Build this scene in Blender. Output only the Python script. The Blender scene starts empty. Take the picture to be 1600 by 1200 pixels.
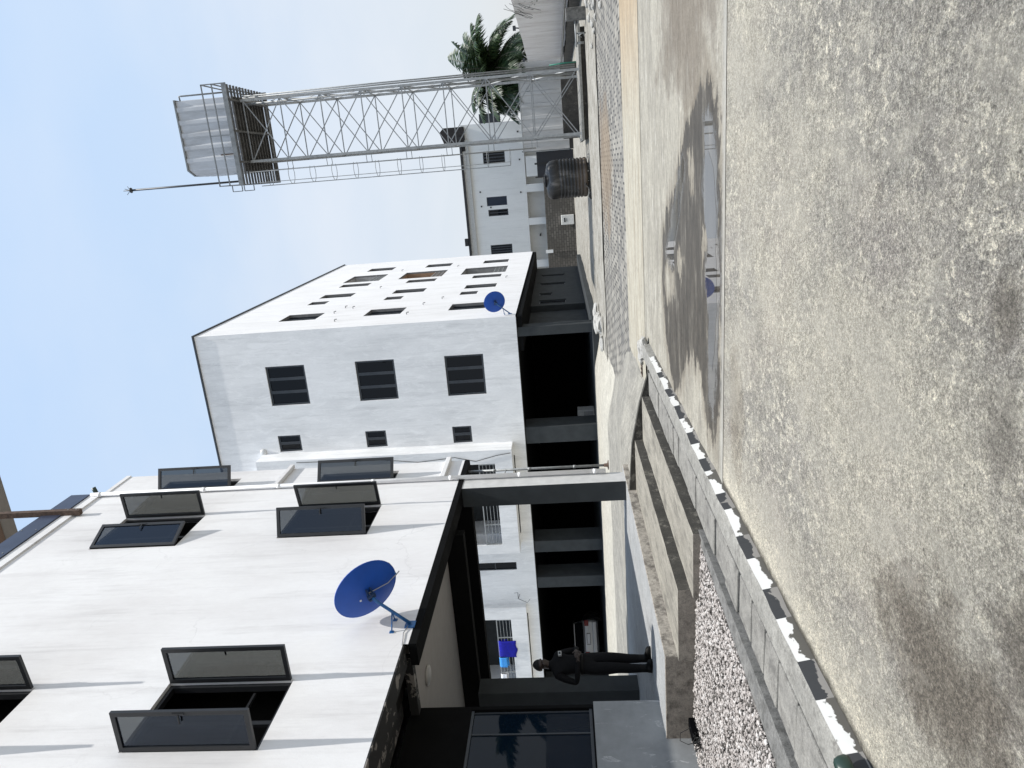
import bpy, bmesh, math, random
import numpy as np
from mathutils import Vector, Matrix, noise as mnoise
random.seed(7)
rng = np.random.default_rng(7)
sc = bpy.context.scene
COL = sc.collection
PI = math.pi
R_ = math.radians

# ------------------------------------------------------------------ materials
def newmat(name):
    m = bpy.data.materials.new(name); m.use_nodes = True
    nt = m.node_tree
    b = nt.nodes['Principled BSDF']
    return m, nt, b
def pos(nt, scale=(1, 1, 1), rot=(0, 0, 0), loc=(0, 0, 0)):
    g = nt.nodes.new('ShaderNodeNewGeometry')
    mp = nt.nodes.new('ShaderNodeMapping')
    mp.inputs['Scale'].default_value = scale
    mp.inputs['Rotation'].default_value = rot
    mp.inputs['Location'].default_value = loc
    nt.links.new(g.outputs['Position'], mp.inputs['Vector'])
    return mp.outputs['Vector']
def noi(nt, vec, scale, detail=5, rough=.55, dist=0):
    n = nt.nodes.new('ShaderNodeTexNoise')
    n.inputs['Scale'].default_value = scale; n.inputs['Detail'].default_value = detail
    n.inputs['Roughness'].default_value = rough; n.inputs['Distortion'].default_value = dist
    nt.links.new(vec, n.inputs['Vector'])
    return n.outputs['Fac']
def ramp(nt, fac, stops):
    r = nt.nodes.new('ShaderNodeValToRGB'); e = r.color_ramp.elements
    while len(e) < len(stops): e.new(.5)
    for k, (p, c) in enumerate(stops):
        e[k].position = p
        if isinstance(c, (int, float)): c = (c, c, c)
        e[k].color = (c[0], c[1], c[2], 1)
    nt.links.new(fac, r.inputs['Fac'])
    return r.outputs['Color']
def setin(nt, sock, v):
    if isinstance(v, bpy.types.NodeSocket): nt.links.new(v, sock)
    elif isinstance(v, (tuple, list)): sock.default_value = (v[0], v[1], v[2], 1) if len(sock.default_value) == 4 else v
    else:
        try: sock.default_value = v
        except TypeError: sock.default_value = (v, v, v, 1)
def mix(nt, fac, a, b, blend='MIX'):
    m = nt.nodes.new('ShaderNodeMix'); m.data_type = 'RGBA'; m.blend_type = blend
    setin(nt, m.inputs[0], fac); setin(nt, m.inputs[6], a); setin(nt, m.inputs[7], b)
    return m.outputs[2]
def mth(nt, op, a, b=0.0, clamp=False):
    m = nt.nodes.new('ShaderNodeMath'); m.operation = op; m.use_clamp = clamp
    setin(nt, m.inputs[0], a); setin(nt, m.inputs[1], b)
    return m.outputs[0]
def bump(nt, b, h, strength=.3, dist=.02):
    n = nt.nodes.new('ShaderNodeBump'); n.inputs['Strength'].default_value = strength
    n.inputs['Distance'].default_value = dist
    nt.links.new(h, n.inputs['Height']); nt.links.new(n.outputs['Normal'], b.inputs['Normal'])
def sep(nt):
    g = nt.nodes.new('ShaderNodeNewGeometry'); s = nt.nodes.new('ShaderNodeSeparateXYZ')
    nt.links.new(g.outputs['Position'], s.inputs[0])
    return s.outputs[0], s.outputs[1], s.outputs[2]
def grain(nt, c, *layers):
    k = 1.0
    for scl, am, st in layers:
        k = mth(nt, 'ADD', k, mth(nt, 'MULTIPLY', mth(nt, 'SUBTRACT', noi(nt, pos(nt, st, loc=(scl, 1, 2)), scl, 7, .75), .5), am))
    return mix(nt, 1.0, c, mth(nt, 'MINIMUM', mth(nt, 'MAXIMUM', k, .2), 1.8), 'MULTIPLY')
def blob(nt, cx, cy, rx, ry, wob=.35, scale=1.5):
    """mask: 1 inside an irregular ellipse on the ground, 0 outside"""
    x, y, z = sep(nt)
    dx = mth(nt, 'DIVIDE', mth(nt, 'SUBTRACT', x, cx), rx); dy = mth(nt, 'DIVIDE', mth(nt, 'SUBTRACT', y, cy), ry)
    d = mth(nt, 'SQRT', mth(nt, 'ADD', mth(nt, 'MULTIPLY', dx, dx), mth(nt, 'MULTIPLY', dy, dy)))
    n = noi(nt, pos(nt, loc=(cx, cy, 3)), scale, 6, .6)
    n2 = noi(nt, pos(nt, loc=(cy, cx, 1)), scale * 5, 8, .75)
    d = mth(nt, 'ADD', d, mth(nt, 'MULTIPLY', mth(nt, 'SUBTRACT', n, .5), wob * 4))
    d = mth(nt, 'ADD', d, mth(nt, 'MULTIPLY', mth(nt, 'SUBTRACT', n2, .5), .9))
    return ramp(nt, d, [(.45, 1), (.8, .6), (1.05, 0)])

def plain(name, c, rough=.6, metal=0, var=.12, scale=6, bmp=0, stretch=(1, 1, 1), spec=.5):
    m, nt, b = newmat(name)
    v = pos(nt, stretch)
    n = noi(nt, v, scale, 6, .6)
    lo = tuple(x * (1 - var) for x in c); hi = tuple(min(1, x * (1 + var)) for x in c)
    setin(nt, b.inputs['Base Color'], ramp(nt, n, [(.3, lo), (.7, hi)]))
    b.inputs['Roughness'].default_value = rough; b.inputs['Metallic'].default_value = metal
    b.inputs['Specular IOR Level'].default_value = spec
    if bmp: bump(nt, b, noi(nt, pos(nt), scale * 8, 4), bmp, .01)
    return m

def plaster(name, base, stain, amt=.5, brush=False, crack=True):
    m, nt, b = newmat(name)
    big = noi(nt, pos(nt, (1, 1, .35)), .9, 6, .65)
    st = noi(nt, pos(nt, (2.2, 2.2, .22), loc=(3, 1, 0)), 1.6, 7, .7)
    fine = noi(nt, pos(nt, (1, 1, .5)), 14, 5, .65)
    drip = noi(nt, pos(nt, (5, 5, .16), loc=(0, 2, 6)), 1.5, 6, .7)
    c = mix(nt, ramp(nt, big, [(.42, 0), (.72, amt)]), base, stain)
    c = mix(nt, ramp(nt, st, [(.52, 0), (.75, amt * .9)]), c, tuple(x * .78 for x in stain))
    c = mix(nt, ramp(nt, fine, [(.35, .10), (.65, 0)]), c, tuple(x * .8 for x in stain))
    c = mix(nt, mth(nt, 'MULTIPLY', ramp(nt, drip, [(.54, 0), (.70, .24)]), ramp(nt, big, [(.4, .2), (.6, 1)])), c, tuple(x * .62 for x in stain))
    if brush:
        br = noi(nt, pos(nt, (3.5, 3.5, 1.1), loc=(7, 0, 0)), 1.1, 8, .75, .6)
        c = mix(nt, ramp(nt, br, [(.5, 0), (.64, .55)]), c, tuple(min(1, x * 1.1) for x in base))
        c = mix(nt, ramp(nt, noi(nt, pos(nt, (6, 6, .5)), 1.3, 5, .7), [(.6, 0), (.7, .18)]), c, tuple(x * .6 for x in stain))
    if crack:
        vo = nt.nodes.new('ShaderNodeTexVoronoi'); vo.feature = 'DISTANCE_TO_EDGE'; vo.inputs['Scale'].default_value = .42
        dv = nt.nodes.new('ShaderNodeVectorMath'); dv.operation = 'ADD'
        nn = nt.nodes.new('ShaderNodeTexNoise'); nn.inputs['Scale'].default_value = 1.7; nn.inputs['Detail'].default_value = 8
        pv = pos(nt)
        nt.links.new(pv, nn.inputs['Vector']); nt.links.new(pv, dv.inputs[0]); nt.links.new(nn.outputs['Color'], dv.inputs[1])
        nt.links.new(dv.outputs[0], vo.inputs['Vector'])
        cr = ramp(nt, vo.outputs['Distance'], [(.0, 1), (.006, 0)])
        mk = ramp(nt, noi(nt, pos(nt, loc=(9, 4, 2)), .5, 3), [(.50, 0), (.64, .2)])
        c = mix(nt, mth(nt, 'MULTIPLY', cr, mk), c, tuple(x * .35 for x in stain))
    setin(nt, b.inputs['Base Color'], c); b.inputs['Roughness'].default_value = .85
    b.inputs['Specular IOR Level'].default_value = .2
    bump(nt, b, noi(nt, pos(nt), 40, 5), .12, .01)
    return m

W_NEAR = plaster('white_plaster', (.715, .715, .72), (.56, .545, .545), .6)
W_MID = plaster('brushed_white_plaster', (.81, .815, .82), (.60, .61, .62), .6, brush=True, crack=False)
W_FAR = plaster('pale_plaster', (.80, .81, .80), (.66, .67, .66), .4, crack=False)
W_SIDE = plaster('white_side_plaster', (.80, .80, .81), (.66, .655, .65), .5)
BEIGE = plain('beige_plaster', (.52, .48, .42), .85, var=.06)
GREYP = plain('dark_grey_paint', (.046, .051, .054), .75, var=.15, scale=2, spec=.1)
CHAR = plain('charcoal_paint_and_shade', (.0065, .0067, .007), .85, var=.2, scale=3, spec=.04)  # real dark paint, and shade put into the carport ceiling colour
BLK = plain('black_paint_and_shade', (.003, .003, .0035), .9, spec=.03)  # real black parts, and shade put into the carport wall colour
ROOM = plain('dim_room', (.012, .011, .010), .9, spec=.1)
CEIL = plain('grey_ceiling', (.30, .28, .26), .9, var=.06)
FRAME = plain('charcoal_aluminium', (.010, .011, .013), .5, .0, var=.2)
FRAME2 = plain('slate_aluminium', (.028, .034, .042), .5, .0, var=.2)
NAVY = plain('navy_metal', (.045, .055, .09), .4, .3, var=.25, scale=1.5)
STEEL = plain('galvanised_steel', (.32, .33, .33), .6, .35, var=.2, scale=9)
STEELB = plain('dull_galvanised_steel', (.29, .30, .305), .5, .45, var=.25, scale=7)
STEELD = plain('weathered_steel', (.20, .21, .215), .55, .4, var=.25, scale=5)
PVC = plain('white_pvc', (.78, .78, .79), .4, var=.04)
RUST = plain('rusty_iron', (.085, .055, .04), .85, .2, var=.5, scale=14)
BROWNS = plain('brown_soffit', (.16, .105, .075), .8, var=.1)
GREYS = plain('taupe_fascia', (.22, .20, .18), .8, var=.08)
BLUE = plain('blue_enamel', (.0, .062, .36), .55, .0, var=.1, scale=3)
BLUED = plain('blue_arm_enamel', (.015, .10, .28), .45, .0, var=.3, scale=20)
RUBBER = plain('black_rubber', (.012, .012, .012), .6)
GREEN = plain('green_hose', (.02, .16, .11), .5)
DKGREEN = plain('dark_green_plastic', (.012, .03, .022), .4)
WCLOTH = plain('white_cloth', (.75, .76, .8), .9)
CLOTHB = plain('royal_blue_cloth', (.002, .004, .28), .9, var=.3, scale=12)
CLOTHS = plain('sky_blue_cloth', (.05, .30, .75), .9, var=.25, scale=18)

def glass(name, c, rough=.02):
    m, nt, b = newmat(name)
    setin(nt, b.inputs['Base Color'], c); b.inputs['Roughness'].default_value = rough
    b.inputs['IOR'].default_value = 1.5; b.inputs['Specular IOR Level'].default_value = .22
    w = noi(nt, pos(nt), 1.3, 2); bump(nt, b, w, .03, .02)
    return m
GLASS = glass('tinted_glass', (.002, .0035, .006))
GLASSF = glass('blue_tinted_shop_glass', (.003, .008, .016))
def leafglass():
    m, nt, b = newmat('grey_tinted_leaf_glass')
    nt.nodes.remove(b)
    out = nt.nodes['Material Output']
    t = nt.nodes.new('ShaderNodeBsdfTransparent'); t.inputs[0].default_value = (.36, .365, .355, 1)
    g = nt.nodes.new('ShaderNodeBsdfGlossy'); g.inputs['Roughness'].default_value = .015
    g.inputs[0].default_value = (.62, .72, .9, 1)
    lw = nt.nodes.new('ShaderNodeLayerWeight'); lw.inputs['Blend'].default_value = .5
    p5 = mth(nt, 'POWER', lw.outputs['Facing'], 4.0)
    fac = mth(nt, 'ADD', mth(nt, 'MULTIPLY', p5, .8), .06)
    mx = nt.nodes.new('ShaderNodeMixShader')
    nt.links.new(fac, mx.inputs[0]); nt.links.new(t.outputs[0], mx.inputs[1]); nt.links.new(g.outputs[0], mx.inputs[2])
    nt.links.new(mx.outputs[0], out.inputs[0])
    return m
LEAFG = leafglass()

def peeled():
    m, nt, b = newmat('peeling_black_paint')
    n = noi(nt, pos(nt, loc=(2, 5, 1)), 3.2, 8, .65, .4)
    c = ramp(nt, n, [(.57, (.012, .012, .012)), (.60, (.20, .185, .17)), (.8, (.26, .24, .22))])
    setin(nt, b.inputs['Base Color'], c); b.inputs['Roughness'].default_value = .85
    return m
PEEL = peeled()

def greywall():
    m, nt, b = newmat('scuffed_grey_paint')
    n = noi(nt, pos(nt), 1.6, 7, .65); n2 = noi(nt, pos(nt, (1, 1, .4), loc=(4, 4, 4)), 5, 8, .7, 1)
    c = ramp(nt, n, [(.35, (.16, .168, .172)), (.65, (.24, .25, .255))])
    c = mix(nt, ramp(nt, n2, [(.60, 0), (.68, .75)]), c, (.55, .55, .55))
    setin(nt, b.inputs['Base Color'], c); b.inputs['Roughness'].default_value = .6
    return m
GWALL = greywall()

# ---- ground materials
def m_driveway():
    m, nt, b = newmat('rough_weathered_concrete')
    v = pos(nt)
    big = noi(nt, v, .8, 5, .6); mid = noi(nt, pos(nt, (1.0, .8, 1)), 4.5, 8, .72)
    fine = noi(nt, v, 120, 5, .8); fine2 = noi(nt, v, 34, 7, .8)
    c = ramp(nt, big, [(.3, (.235, .225, .20)), (.7, (.325, .312, .278))])
    c = mix(nt, ramp(nt, mid, [(.50, 0), (.60, .72)]), c, (.47, .445, .375))          # cream laitance patches
    c = mix(nt, ramp(nt, noi(nt, pos(nt, loc=(8, 2, 0)), 2.2, 9, .75), [(.51, 0), (.63, .62)]), c, (.18, .168, .145))
    c = mix(nt, ramp(nt, noi(nt, pos(nt, loc=(1, 9, 0)), 1.1, 4), [(.5, 0), (.7, .28)]), c, (.30, .25, .235))
    c = mix(nt, ramp(nt, fine2, [(.40, .65), (.53, 0)]), c, (.10, .097, .09))
    c = mix(nt, ramp(nt, fine2, [(.56, 0), (.66, .6)]), c, (.50, .485, .44))
    c = mix(nt, ramp(nt, fine, [(.36, .75), (.48, 0)]), c, (.085, .082, .078))
    c = mix(nt, ramp(nt, fine, [(.55, 0), (.66, .6)]), c, (.60, .59, .55))
    fl = noi(nt, pos(nt, (1.0, .75, 1), rot=(0, 0, .35), loc=(4, 4, 0)), 13, 10, .8, .4)
    zone = noi(nt, pos(nt, loc=(11, 3, 0)), 1.3, 4)
    c = mix(nt, mth(nt, 'MULTIPLY', ramp(nt, fl, [(.535, 0), (.565, .85)]), ramp(nt, zone, [(.38, .15), (.58, 1)])), c, (.54, .51, .43))
    c = mix(nt, mth(nt, 'MULTIPLY', ramp(nt, fl, [(.40, .5), (.44, 0)]), ramp(nt, zone, [(.4, 1), (.6, .2)])), c, (.125, .12, .11))
    c = mix(nt, ramp(nt, noi(nt, pos(nt, (1, .6, 1), loc=(2, 12, 0)), .55, 5, .6), [(.42, 0), (.60, .5)]), c, (.43, .405, .335))
    pit = nt.nodes.new('ShaderNodeTexVoronoi'); pit.inputs['Scale'].default_value = 11; nt.links.new(v, pit.inputs['Vector'])
    c = mix(nt, mth(nt, 'MULTIPLY', ramp(nt, pit.outputs['Distance'], [(.05, .8), (.12, 0)]), ramp(nt, mid, [(.45, 0), (.55, 1)])), c, (.06, .056, .05))
    vo = nt.nodes.new('ShaderNodeTexVoronoi'); vo.inputs['Scale'].default_value = 60; nt.links.new(v, vo.inputs['Vector'])
    c = mix(nt, ramp(nt, vo.outputs['Distance'], [(.10, .5), (.22, 0)]), c, (.52, .51, .48))
    # clean cream margin by the kerb, brown damp stains
    x, y, z = sep(nt)
    wob = mth(nt, 'MULTIPLY', mth(nt, 'SUBTRACT', noi(nt, pos(nt, (1, .8, 1)), 4.5, 10, .78), .5), 1.9)
    edge = ramp(nt, mth(nt, 'ADD', mth(nt, 'ADD', x, 3.32), wob), [(.10, .8), (.34, .3), (.7, 0)])
    c = mix(nt, edge, c, (.50, .47, .39))
    d = blob(nt, -2.28, 2.72, .42, .72, .5, 3.2)
    c = mix(nt, mth(nt, 'MULTIPLY', d, .82), c, mix(nt, ramp(nt, fine2, [(.4, 0), (.62, 1)]), (.06, .05, .04), (.17, .148, .12)))
    d2 = blob(nt, -1.8, 2.1, .45, .28, .4, 3); c = mix(nt, mth(nt, 'MULTIPLY', d2, .7), c, (.10, .087, .072))
    d3 = blob(nt, -2.4, 6.35, .75, .30, .4, 2); c = mix(nt, mth(nt, 'MULTIPLY', d3, .5), c, (.16, .135, .10))
    d4 = blob(nt, -.6, 2.55, .16, .10, .5, 5); c = mix(nt, mth(nt, 'MULTIPLY', d4, .65), c, (.10, .09, .075))
    d5 = blob(nt, -1.05, 2.5, .22, .13, .5, 5); c = mix(nt, mth(nt, 'MULTIPLY', d5, .5), c, (.12, .11, .095))
    g1 = noi(nt, pos(nt, (1, .85, 1)), 150, 3, .8); g2 = noi(nt, pos(nt, (1, .8, 1), loc=(3, 3, 0)), 48, 6, .8); g3 = noi(nt, pos(nt, (1, .8, 1), loc=(6, 1, 0)), 15, 8, .75)
    k = mth(nt, 'ADD', mth(nt, 'MULTIPLY', mth(nt, 'SUBTRACT', g1, .5), 2.0), mth(nt, 'ADD', mth(nt, 'MULTIPLY', mth(nt, 'SUBTRACT', g2, .5), 1.5), mth(nt, 'MULTIPLY', mth(nt, 'SUBTRACT', g3, .5), 1.25)))
    k = mth(nt, 'MINIMUM', mth(nt, 'MAXIMUM', mth(nt, 'ADD', k, 1.03), .2), 1.9)
    c = mix(nt, 1.0, c, k, 'MULTIPLY')
    for scl, am in ((70, .40), (140, .62)):
        vg = nt.nodes.new('ShaderNodeTexVoronoi'); vg.inputs['Scale'].default_value = scl; nt.links.new(v, vg.inputs['Vector'])
        sx_ = nt.nodes.new('ShaderNodeSeparateColor'); nt.links.new(vg.outputs['Color'], sx_.inputs[0])
        c = mix(nt, 1.0, c, mth(nt, 'ADD', mth(nt, 'MULTIPLY', mth(nt, 'SUBTRACT', sx_.outputs[0], .5), am), 1.0), 'MULTIPLY')
    pale = noi(nt, pos(nt, (1, .7, 1), loc=(15, 5, 0)), 1.7, 9, .72, .5)
    c = mix(nt, ramp(nt, pale, [(.50, 0), (.60, .38)]), c, (.40, .382, .335))
    c = mix(nt, 1.0, c, (1.12, 1.105, 1.085), 'MULTIPLY')
    gut = mth(nt, 'ADD', mth(nt, 'ADD', x, 3.335), mth(nt, 'MULTIPLY', mth(nt, 'SUBTRACT', noi(nt, pos(nt, (1, .6, 1)), 7, 8, .75), .5), .16))
    c = mix(nt, ramp(nt, gut, [(.015, .92), (.05, .5), (.09, 0)]), c, (.05, .045, .037))
    setin(nt, b.inputs['Base Color'], c); b.inputs['Roughness'].default_value = .9
    b.inputs['Specular IOR Level'].default_value = .25
    h = mth(nt, 'ADD', mth(nt, 'MULTIPLY', fine, .5), mth(nt, 'ADD', mth(nt, 'MULTIPLY', fine2, .8), mth(nt, 'MULTIPLY', mid, .5)))
    bump(nt, b, h, 1.0, .03)
    return m
def m_lane():
    m, nt, b = newmat('worn_smooth_concrete')
    v = pos(nt, (.55, 1.0, 1))
    big = noi(nt, v, 1.0, 6, .65); st = noi(nt, pos(nt, (.5, 2.2, 1), loc=(5, 0, 0)), 1.5, 8, .7); fine = noi(nt, pos(nt), 45, 4, .7)
    c = ramp(nt, big, [(.3, (.225, .212, .18)), (.7, (.33, .312, .262))])
    c = mix(nt, ramp(nt, st, [(.48, 0), (.62, .55)]), c, (.165, .153, .133))
    c = mix(nt, ramp(nt, noi(nt, pos(nt, (.6, 1.6, 1), loc=(2, 7, 0)), 2.4, 8, .75), [(.53, 0), (.64, .6)]), c, (.40, .385, .34))
    c = mix(nt, ramp(nt, fine, [(.36, .4), (.5, 0)]), c, (.13, .12, .11))
    # brown damp ground on the right and round the puddle, dark band by the joint
    d = blob(nt, 1.6, 9.0, 1.25, 2.4, .45, 1.2); c = mix(nt, mth(nt, 'MULTIPLY', d, .72), c, (.115, .095, .075))
    c = grain(nt, c, (5, 1.2, (.5, 1.6, 1)), (18, 1.5, (.6, 1.3, 1)), (60, 1.6, (1, 1, 1)))
    at = nt.nodes.new('ShaderNodeAttribute'); at.attribute_name = 'wetness'
    ws = nt.nodes.new('ShaderNodeSeparateColor'); nt.links.new(at.outputs['Color'], ws.inputs[0])
    rag = noi(nt, pos(nt, (.45, 1.5, 1), loc=(3, 8, 0)), 3.0, 10, .72)
    wv = mth(nt, 'ADD', ws.outputs[0], mth(nt, 'MULTIPLY', mth(nt, 'SUBTRACT', rag, .5), 1.25))
    wt = mth(nt, 'ADD', ws.outputs[1], mth(nt, 'MULTIPLY', mth(nt, 'SUBTRACT', rag, .5), .6))
    rag2 = noi(nt, pos(nt, (.8, 1.3, 1), loc=(7, 2, 0)), 11, 8, .75)
    wt = mth(nt, 'ADD', wt, mth(nt, 'MULTIPLY', mth(nt, 'SUBTRACT', rag2, .5), .45))
    wv = mth(nt, 'ADD', wv, mth(nt, 'MULTIPLY', mth(nt, 'SUBTRACT', rag2, .5), .35))
    c = mix(nt, ramp(nt, wv, [(.20, 0), (.47, .5)]), c, (.14, .118, .09))
    dampc = ramp(nt, noi(nt, pos(nt, (.4, 1.6, 1), loc=(1, 1, 0)), 2.6, 9, .75), [(.34, (.022, .019, .015)), (.52, (.052, .045, .036)), (.58, (.085, .077, .063)), (.66, (.20, .182, .15))])
    dampc = grain(nt, dampc, (7, 1.8, (.4, 1.8, 1)), (28, 1.6, (.6, 1.4, 1)))
    c = mix(nt, ramp(nt, wv, [(.485, 0), (.515, .93)]), c, dampc)
    x, y, z = sep(nt)
    jt = ramp(nt, mth(nt, 'ADD', mth(nt, 'ABSOLUTE', mth(nt, 'SUBTRACT', y, 6.92)), mth(nt, 'MULTIPLY', mth(nt, 'SUBTRACT', noi(nt, pos(nt, (1, .6, 1)), 5, 8, .75), .5), .3)), [(.03, .55), (.14, 0)])
    c = mix(nt, jt, c, (.31, .305, .285))
    setin(nt, b.inputs['Base Color'], c)
    rgh = mth(nt, 'SUBTRACT', .82, mth(nt, 'MULTIPLY', ramp(nt, wv, [(.48, 0), (.53, .34)]), 1.0))
    film = ramp(nt, wt, [(.47, 0), (.56, 1)])
    setin(nt, b.inputs['Roughness'], mix(nt, film, rgh, (.03, .03, .03))); setin(nt, b.inputs['Specular IOR Level'], mix(nt, film, (.16, .16, .16), (.5, .5, .5)))
    bn = nt.nodes.new('ShaderNodeBump'); bn.inputs['Distance'].default_value = .012
    setin(nt, bn.inputs['Strength'], mth(nt, 'MULTIPLY', mth(nt, 'SUBTRACT', 1.0, film), .35))
    nt.links.new(mth(nt, 'ADD', fine, big), bn.inputs['Height']); nt.links.new(bn.outputs['Normal'], b.inputs['Normal'])
    return m
def m_strip():
    m, nt, b = newmat('pale_concrete_strip')
    c = ramp(nt, noi(nt, pos(nt, (.5, 1.2, 1)), 1.4, 7, .65), [(.3, (.28, .26, .21)), (.7, (.37, .345, .28))])
    x, y, z = sep(nt)
    ora = ramp(nt, mth(nt, 'ADD', x, mth(nt, 'MULTIPLY', noi(nt, pos(nt), 1.2, 7, .7), 1.6)), [(.30, 0), (1, .9)])
    xr = nt.nodes.new('ShaderNodeMapRange'); nt.links.new(mth(nt, 'ADD', x, mth(nt, 'MULTIPLY', noi(nt, pos(nt), 1.2, 7, .7), 2.0)), xr.inputs[0])
    xr.inputs[1].default_value = 1.6; xr.inputs[2].default_value = 4.2
    c = mix(nt, mth(nt, 'MULTIPLY', xr.outputs[0], .62), c, (.30, .195, .092))
    c = mix(nt, ramp(nt, noi(nt, pos(nt, (.4, 2, 1), loc=(4, 4, 0)), 2.5, 7, .7), [(.47, 0), (.62, .6)]), c, (.20, .165, .115))
    c = grain(nt, c, (3, .9, (.4, 2, 1)), (14, 1.2, (.7, 1.3, 1)), (50, 1.0, (1, 1, 1)))
    setin(nt, b.inputs['Base Color'], c); b.inputs['Roughness'].default_value = .85
    bump(nt, b, noi(nt, pos(nt), 30, 5), .25, .01)
    return m
def m_pavers(name='grey_interlocking_pavers', wear=.5):
    m, nt, b = newmat(name)
    br = nt.nodes.new('ShaderNodeTexBrick'); nt.links.new(pos(nt), br.inputs['Vector'])
    br.inputs['Scale'].default_value = 1; br.inputs['Brick Width'].default_value = .27; br.inputs['Row Height'].default_value = .44
    br.inputs['Mortar Size'].default_value = .032; br.inputs['Mortar Smooth'].default_value = .3; br.inputs['Bias'].default_value = 0
    br.inputs['Color1'].default_value = (.12, .113, .10, 1); br.inputs['Color2'].default_value = (.27, .255, .22, 1)
    br.inputs['Mortar'].default_value = (.028, .026, .024, 1)
    c = br.outputs['Color']
    c = mix(nt, ramp(nt, noi(nt, pos(nt, (.35, 1, 1)), .7, 6, .65), [(.45, 0), (.62, wear)]), c, (.115, .112, .106), 'MIX')
    c = mix(nt, ramp(nt, noi(nt, pos(nt, (.6, 1, 1), loc=(3, 3, 0)), 1.3, 6, .7), [(.50, 0), (.66, .7)]), c, (.31, .29, .25))
    d = blob(nt, -.2, 23.5, 2.2, 3.2, .4, .6); c = mix(nt, mth(nt, 'MULTIPLY', d, .5), c, (.27, .18, .09), 'MULTIPLY')
    c = mix(nt, mth(nt, 'MULTIPLY', d, .3), c, (.30, .21, .12))
    setin(nt, b.inputs['Base Color'], c); b.inputs['Roughness'].default_value = .8
    bump(nt, b, br.outputs['Fac'], -.7, .02)
    return m
def m_fore():
    m, nt, b = newmat('trodden_forecourt')
    br = nt.nodes.new('ShaderNodeTexBrick'); nt.links.new(pos(nt, rot=(0, 0, .6)), br.inputs['Vector'])
    br.inputs['Scale'].default_value = 1; br.inputs['Brick Width'].default_value = .22; br.inputs['Row Height'].default_value = .11
    br.inputs['Mortar Size'].default_value = .010
    br.inputs['Color1'].default_value = (.19, .182, .16, 1); br.inputs['Color2'].default_value = (.25, .238, .208, 1)
    br.inputs['Mortar'].default_value = (.12, .115, .104, 1)
    c = br.outputs['Color']
    c = mix(nt, ramp(nt, noi(nt, pos(nt, (1, .5, 1)), .9, 7, .7), [(.42, 0), (.6, .7)]), c, (.27, .258, .222))
    c = mix(nt, ramp(nt, noi(nt, pos(nt, (1, 1, 1), loc=(6, 0, 0)), 2.6, 8, .7), [(.52, 0), (.66, .55)]), c, (.17, .16, .14))
    x, y, z = sep(nt)
    yr = nt.nodes.new('ShaderNodeMapRange'); nt.links.new(y, yr.inputs[0]); yr.inputs[1].default_value = 22.6; yr.inputs[2].default_value = 22.9
    c = mix(nt, mth(nt, 'MULTIPLY', yr.outputs[0], .75), c, (.40, .38, .325))
    c = grain(nt, c, (2.2, 1.1, (1, .6, 1)), (9, 1.3, (1, .8, 1)), (32, 1.4, (1, 1, 1)))
    setin(nt, b.inputs['Base Color'], c); b.inputs['Roughness'].default_value = .9
    bump(nt, b, noi(nt, pos(nt), 20, 6), .4, .02)
    return m
def m_conc(name, c1, c2, dark=None, dthr=.5, scale=2.5, rough=.9, stretch=(1, 1, 1)):
    m, nt, b = newmat(name)
    c = ramp(nt, noi(nt, pos(nt, stretch), scale, 8, .7), [(.3, c1), (.7, c2)])
    if dark: c = mix(nt, ramp(nt, noi(nt, pos(nt, stretch, loc=(5, 2, 8)), scale * 1.4, 9, .75), [(dthr - .07, 0), (dthr + .07, .9)]), c, dark)
    f = noi(nt, pos(nt), 60, 4, .7); c = mix(nt, ramp(nt, f, [(.38, .35), (.5, 0)]), c, tuple(x * .45 for x in c1))
    c = grain(nt, c, (6, .9, stretch), (25, 1.1, (1, 1, 1)), (90, .9, (1, 1, 1)))
    setin(nt, b.inputs['Base Color'], c); b.inputs['Roughness'].default_value = rough
    bump(nt, b, mth(nt, 'ADD', f, noi(nt, pos(nt), 12, 6)), .45, .012)
    return m
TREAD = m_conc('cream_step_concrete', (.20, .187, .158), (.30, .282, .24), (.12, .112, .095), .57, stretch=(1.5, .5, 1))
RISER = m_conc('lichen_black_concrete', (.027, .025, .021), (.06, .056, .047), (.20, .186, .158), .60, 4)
SLABF = m_conc('grey_floor_screed', (.26, .27, .275), (.34, .345, .345), (.2, .2, .2), .6, 1.5, .7)
BROWNC = m_conc('soiled_concrete_edge', (.19, .165, .14), (.28, .25, .21), (.07, .06, .05), .58, 4)
DIRTYC = m_conc('dirty_cream_edge', (.30, .275, .235), (.40, .365, .315), (.10, .088, .075), .52, 3.5)
DRAIN = m_conc('grey_cover_slab', (.175, .17, .157), (.255, .247, .225), (.11, .106, .098), .57, 3)
BAND = m_conc('grey_edging', (.12, .12, .117), (.20, .197, .187), (.08, .08, .075), .54, 5)
WHITEC = m_conc('dusty_white_concrete', (.22, .21, .185), (.35, .335, .295), (.14, .125, .10), .53, 1.3)
DARKB = m_conc('damp_blockwork', (.03, .028, .026), (.075, .07, .062), (.16, .15, .13), .62, 2.5)
RUBBLE = m_conc('broken_concrete', (.30, .295, .28), (.45, .44, .41), (.12, .115, .1), .6, 5)
EARTH = m_conc('bare_ground', (.25, .235, .20), (.34, .32, .28), (.2, .18, .15), .55, .6)

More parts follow.
